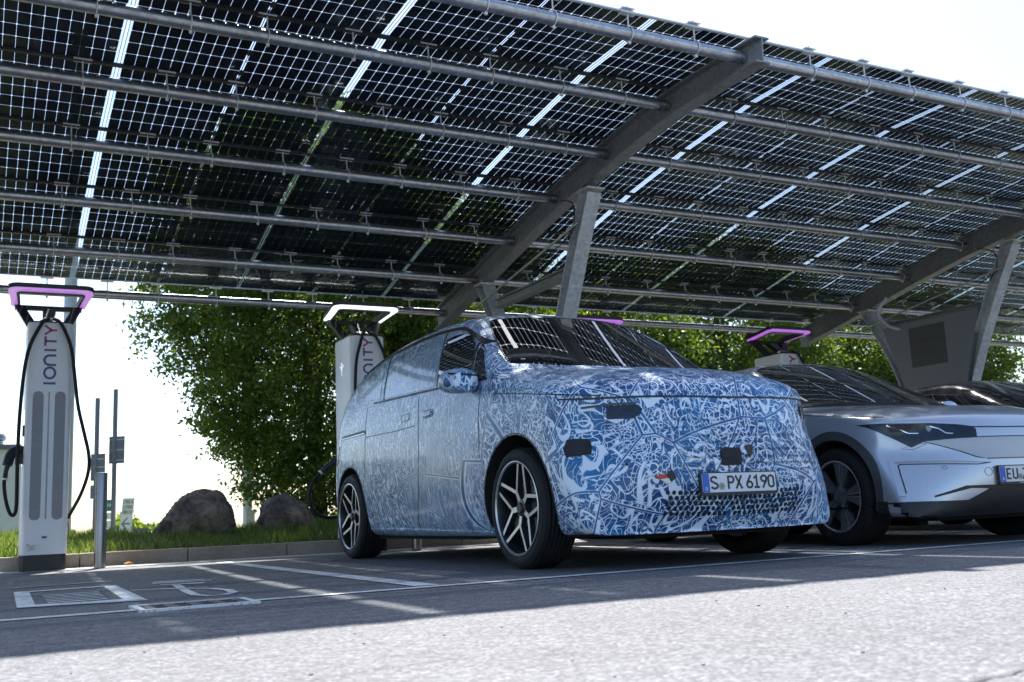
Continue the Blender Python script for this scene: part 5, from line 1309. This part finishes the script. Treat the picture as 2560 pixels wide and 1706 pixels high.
t = post('sign_post', 2.85, 30, 3.9, .062, 'thin dark post carrying two road sign backs, just left of the bollard', 'sign post', 'road sign posts')
for (z, h, w) in ((2.02, .72, .42), (1.36, .36, .42)):
    z += .9
    g = MB(); g.box((.04, -.05, z), (w, .02, h), 0, Matrix.Rotation(rad(-38), 3, 'Z'));
    for k in (-.3, 0, .3): g.box((.06, -.075, z + k * h), (w * .8, .02, .03), 1, Matrix.Rotation(rad(-38), 3, 'Z'))
    g.build('sign_panel', [MT['signback'], MT['sealg']], t)
t = post('sign_post', 3.31, 30, 4.15, .062, 'taller dark post with a single road sign back, right of the bollard', 'sign post', 'road sign posts')
g = MB(); g.box((.05, -.05, 3.38), (.46, .02, .74), 0, Matrix.Rotation(rad(-38), 3, 'Z'))
for k in (-.28, 0, .28): g.box((.07, -.075, 3.38 + k), (.38, .02, .03), 1, Matrix.Rotation(rad(-38), 3, 'Z'))
g.build('sign_panel', [MT['signback'], MT['sealg']], t)
t = post('direction_sign', 3.56, 29.6, .4, .03, 'white leaning sign with a black left arrow and three lines of words', 'sign', mat='palepole')
mp_ = lambda u, v, d: (u + .0 + .10 * v - .0, -.045 - d, .9 + .26 + v)
g = MB(); g.prism([(-.15, .0), (.15, .0), (.15, .90), (-.15, .90)], lambda u, v: mp_(u, v, 0), lambda u, v: mp_(u, v, -.02)); g.build('sign_board', MT['signw'], t)
g = MB()
for k, (wd, n_) in enumerate((('ENTRATA', 7), ('CENTRO', 6), ('COMMERCIALE', 11))):
    for i, ch in enumerate(wd): glyph(g, ch, -.13 + i * .26 / n_, .75 - k * .135, .26 / n_ / .62 * .85 * .9, .095, .26 / n_ * .24, mp_, .004, 1 if k == 2 else 0)
stroke(g, [(.10, .22), (-.08, .22)], .035, mp_, .004); stroke(g, [(.02, .38), (-.10, .22), (.02, .06)], .03, mp_, .004)
g.build('sign_lettering', [MT['signt'], MT['olive']], t)
t = post('direction_sign', 3.20, 31.5, .3, .04, 'green and pale town sign half hidden behind the taller dark post', 'sign', mat='palepole')
g = MB(); g.box((.0, -.05, 1.02 + .9), (.5, .03, .32), 0); 
for k in range(4): g.box((.0, -.05, .72 + .9 - k * .22), (.46, .03, .19), 1); g.box((-.04, -.07, .72 + .9 - k * .22), (.3, .02, .05), 2)
for k, ch in enumerate('TO'): glyph(g, ch, .10 + k * .05, 1.0 + .9 - .02, .05, .09, .014, lambda u, v, d: (u, -.068 - d, v), .003, 1)
g.build('sign_board', [MT['signg'], MT['signw'], MT['signt']], t)
t = post('information_board', 4.15, 31, .05, .03, 'small dark low board at the lawn edge left of the large boulder', 'sign')
g = MB(); g.box((0, 0, 1.10), (.42, .03, .30)); g.box((-.05, -.02, 1.10), (.012, .02, .28), 1); g.build('sign_board', [MT['signback'], MT['sealg']], t)
t = post('lamp_post', 3.92, 17, 3.1, .075, 'pale concrete lamp post standing between the two boulders under the tree', 'lamp post', mat='palepole'); g = MB(); g.box((.02, -.06, 1.35), (.14, .1, .22)); g.build('fuse_box', MT['palepole'], t)
t = post('lamp_post', 1.26, 18, 8.5, .10, 'tall grey lamp post rising behind the nearest charging station', 'lamp post', mat='palepole'); g = MB(); g.box((0, -.3, 9.4), (.2, .8, .1)); g.build('lamp_head', MT['pole'], t)
t = post('warning_sign', 4.93, 20, .62, .018, 'thin post with a small triangular sign right of the pale lamp post', 'sign', z0=-.5); g = MB(); g.prism([(-.1, -.0), (.1, 0), (0, .17)], lambda u, v: (u, -.02, v + 1.0), lambda u, v: (u, -.0, v + 1.0)); g.build('sign_panel', MT['signback'], t)
# building
bd = thing('warehouse', 'pale flat-roofed building at the left edge behind the nearest charging station', 'building', (-3.55, 34, -.9))
g = MB(); g.box((0, 4, 1.87), (9.5, 8, 3.74)); g.build('wall', MT['wall'], bd)
g = MB(); g.box((0, 4, 3.79), (9.7, 8.2, .14)); g.build('parapet', MT['signback'], bd)
g = MB()
for k in range(3): g.box((-3.2 + k * 2.4, -.02, 2.2), (1.3, .06, 1.0))
g.build('window', MT['glass'], bd)
g = MB(); g.tube([(4.1, .8, 3.8), (4.1, .8, 4.05)], .13, 14); g.lathe([(.0, .24), (.12, .22), (.20, .12), (.20, .02), (.14, 0)], n=24, c=(4.1, .8, 4.03)); g.build('roof_vent', MT['steel'], bd, smooth=40)
# hills and far vegetation
def bush_row(name, x0, x1, y, z0, zh, n, leaf, seed, mat, label):
    rs = np.random.default_rng(seed); x = rs.uniform(x0, x1, n); top = zh * (.55 + .30 * np.sin(x * .55 + seed) + .2 * np.sin(x * 1.7) + .12 * np.sin(x * 3.9)); z = z0 + np.maximum(.1, top) * rs.uniform(0, 1, n) ** .7; yy = y + rs.normal(0, 1.2, n)
    P = np.stack([x, yy, z], 1); d1 = rs.normal(size=(n, 3)); d1 /= np.linalg.norm(d1, axis=1)[:, None]; d2 = np.cross(d1, rs.normal(size=(n, 3))); d2 /= np.linalg.norm(d2, axis=1)[:, None]; s = (rs.uniform(.6, 1.3, n) * leaf)[:, None]
    V = np.stack([P, P + d1 * s * .5 + d2 * s * .4, P + d1 * s, P + d1 * s * .5 - d2 * s * .4], 1).reshape(-1, 3)
    me = bpy.data.meshes.new(name); me.vertices.add(len(V)); me.vertices.foreach_set('co', V.ravel()); me.loops.add(n * 4); me.loops.foreach_set('vertex_index', np.arange(n * 4)); me.polygons.add(n); me.polygons.foreach_set('loop_start', np.arange(n) * 4); me.update(); me.validate(); me.materials.append(mat)
    o = bpy.data.objects.new(name, me); COL.objects.link(o); tag(o, label, 'woodland', kind='stuff')


bush_row('far_woodland', -10, 26, 70, -.9, 1.9, 16000, .35, 3, MT['leaf'], 'low far woodland along the horizon behind the signs')
bush_row('far_hedge', -2, 12, 42, -.9, 1.25, 7000, .2, 4, MT['leaf'], 'far green hedge low on the horizon beyond the lawn')
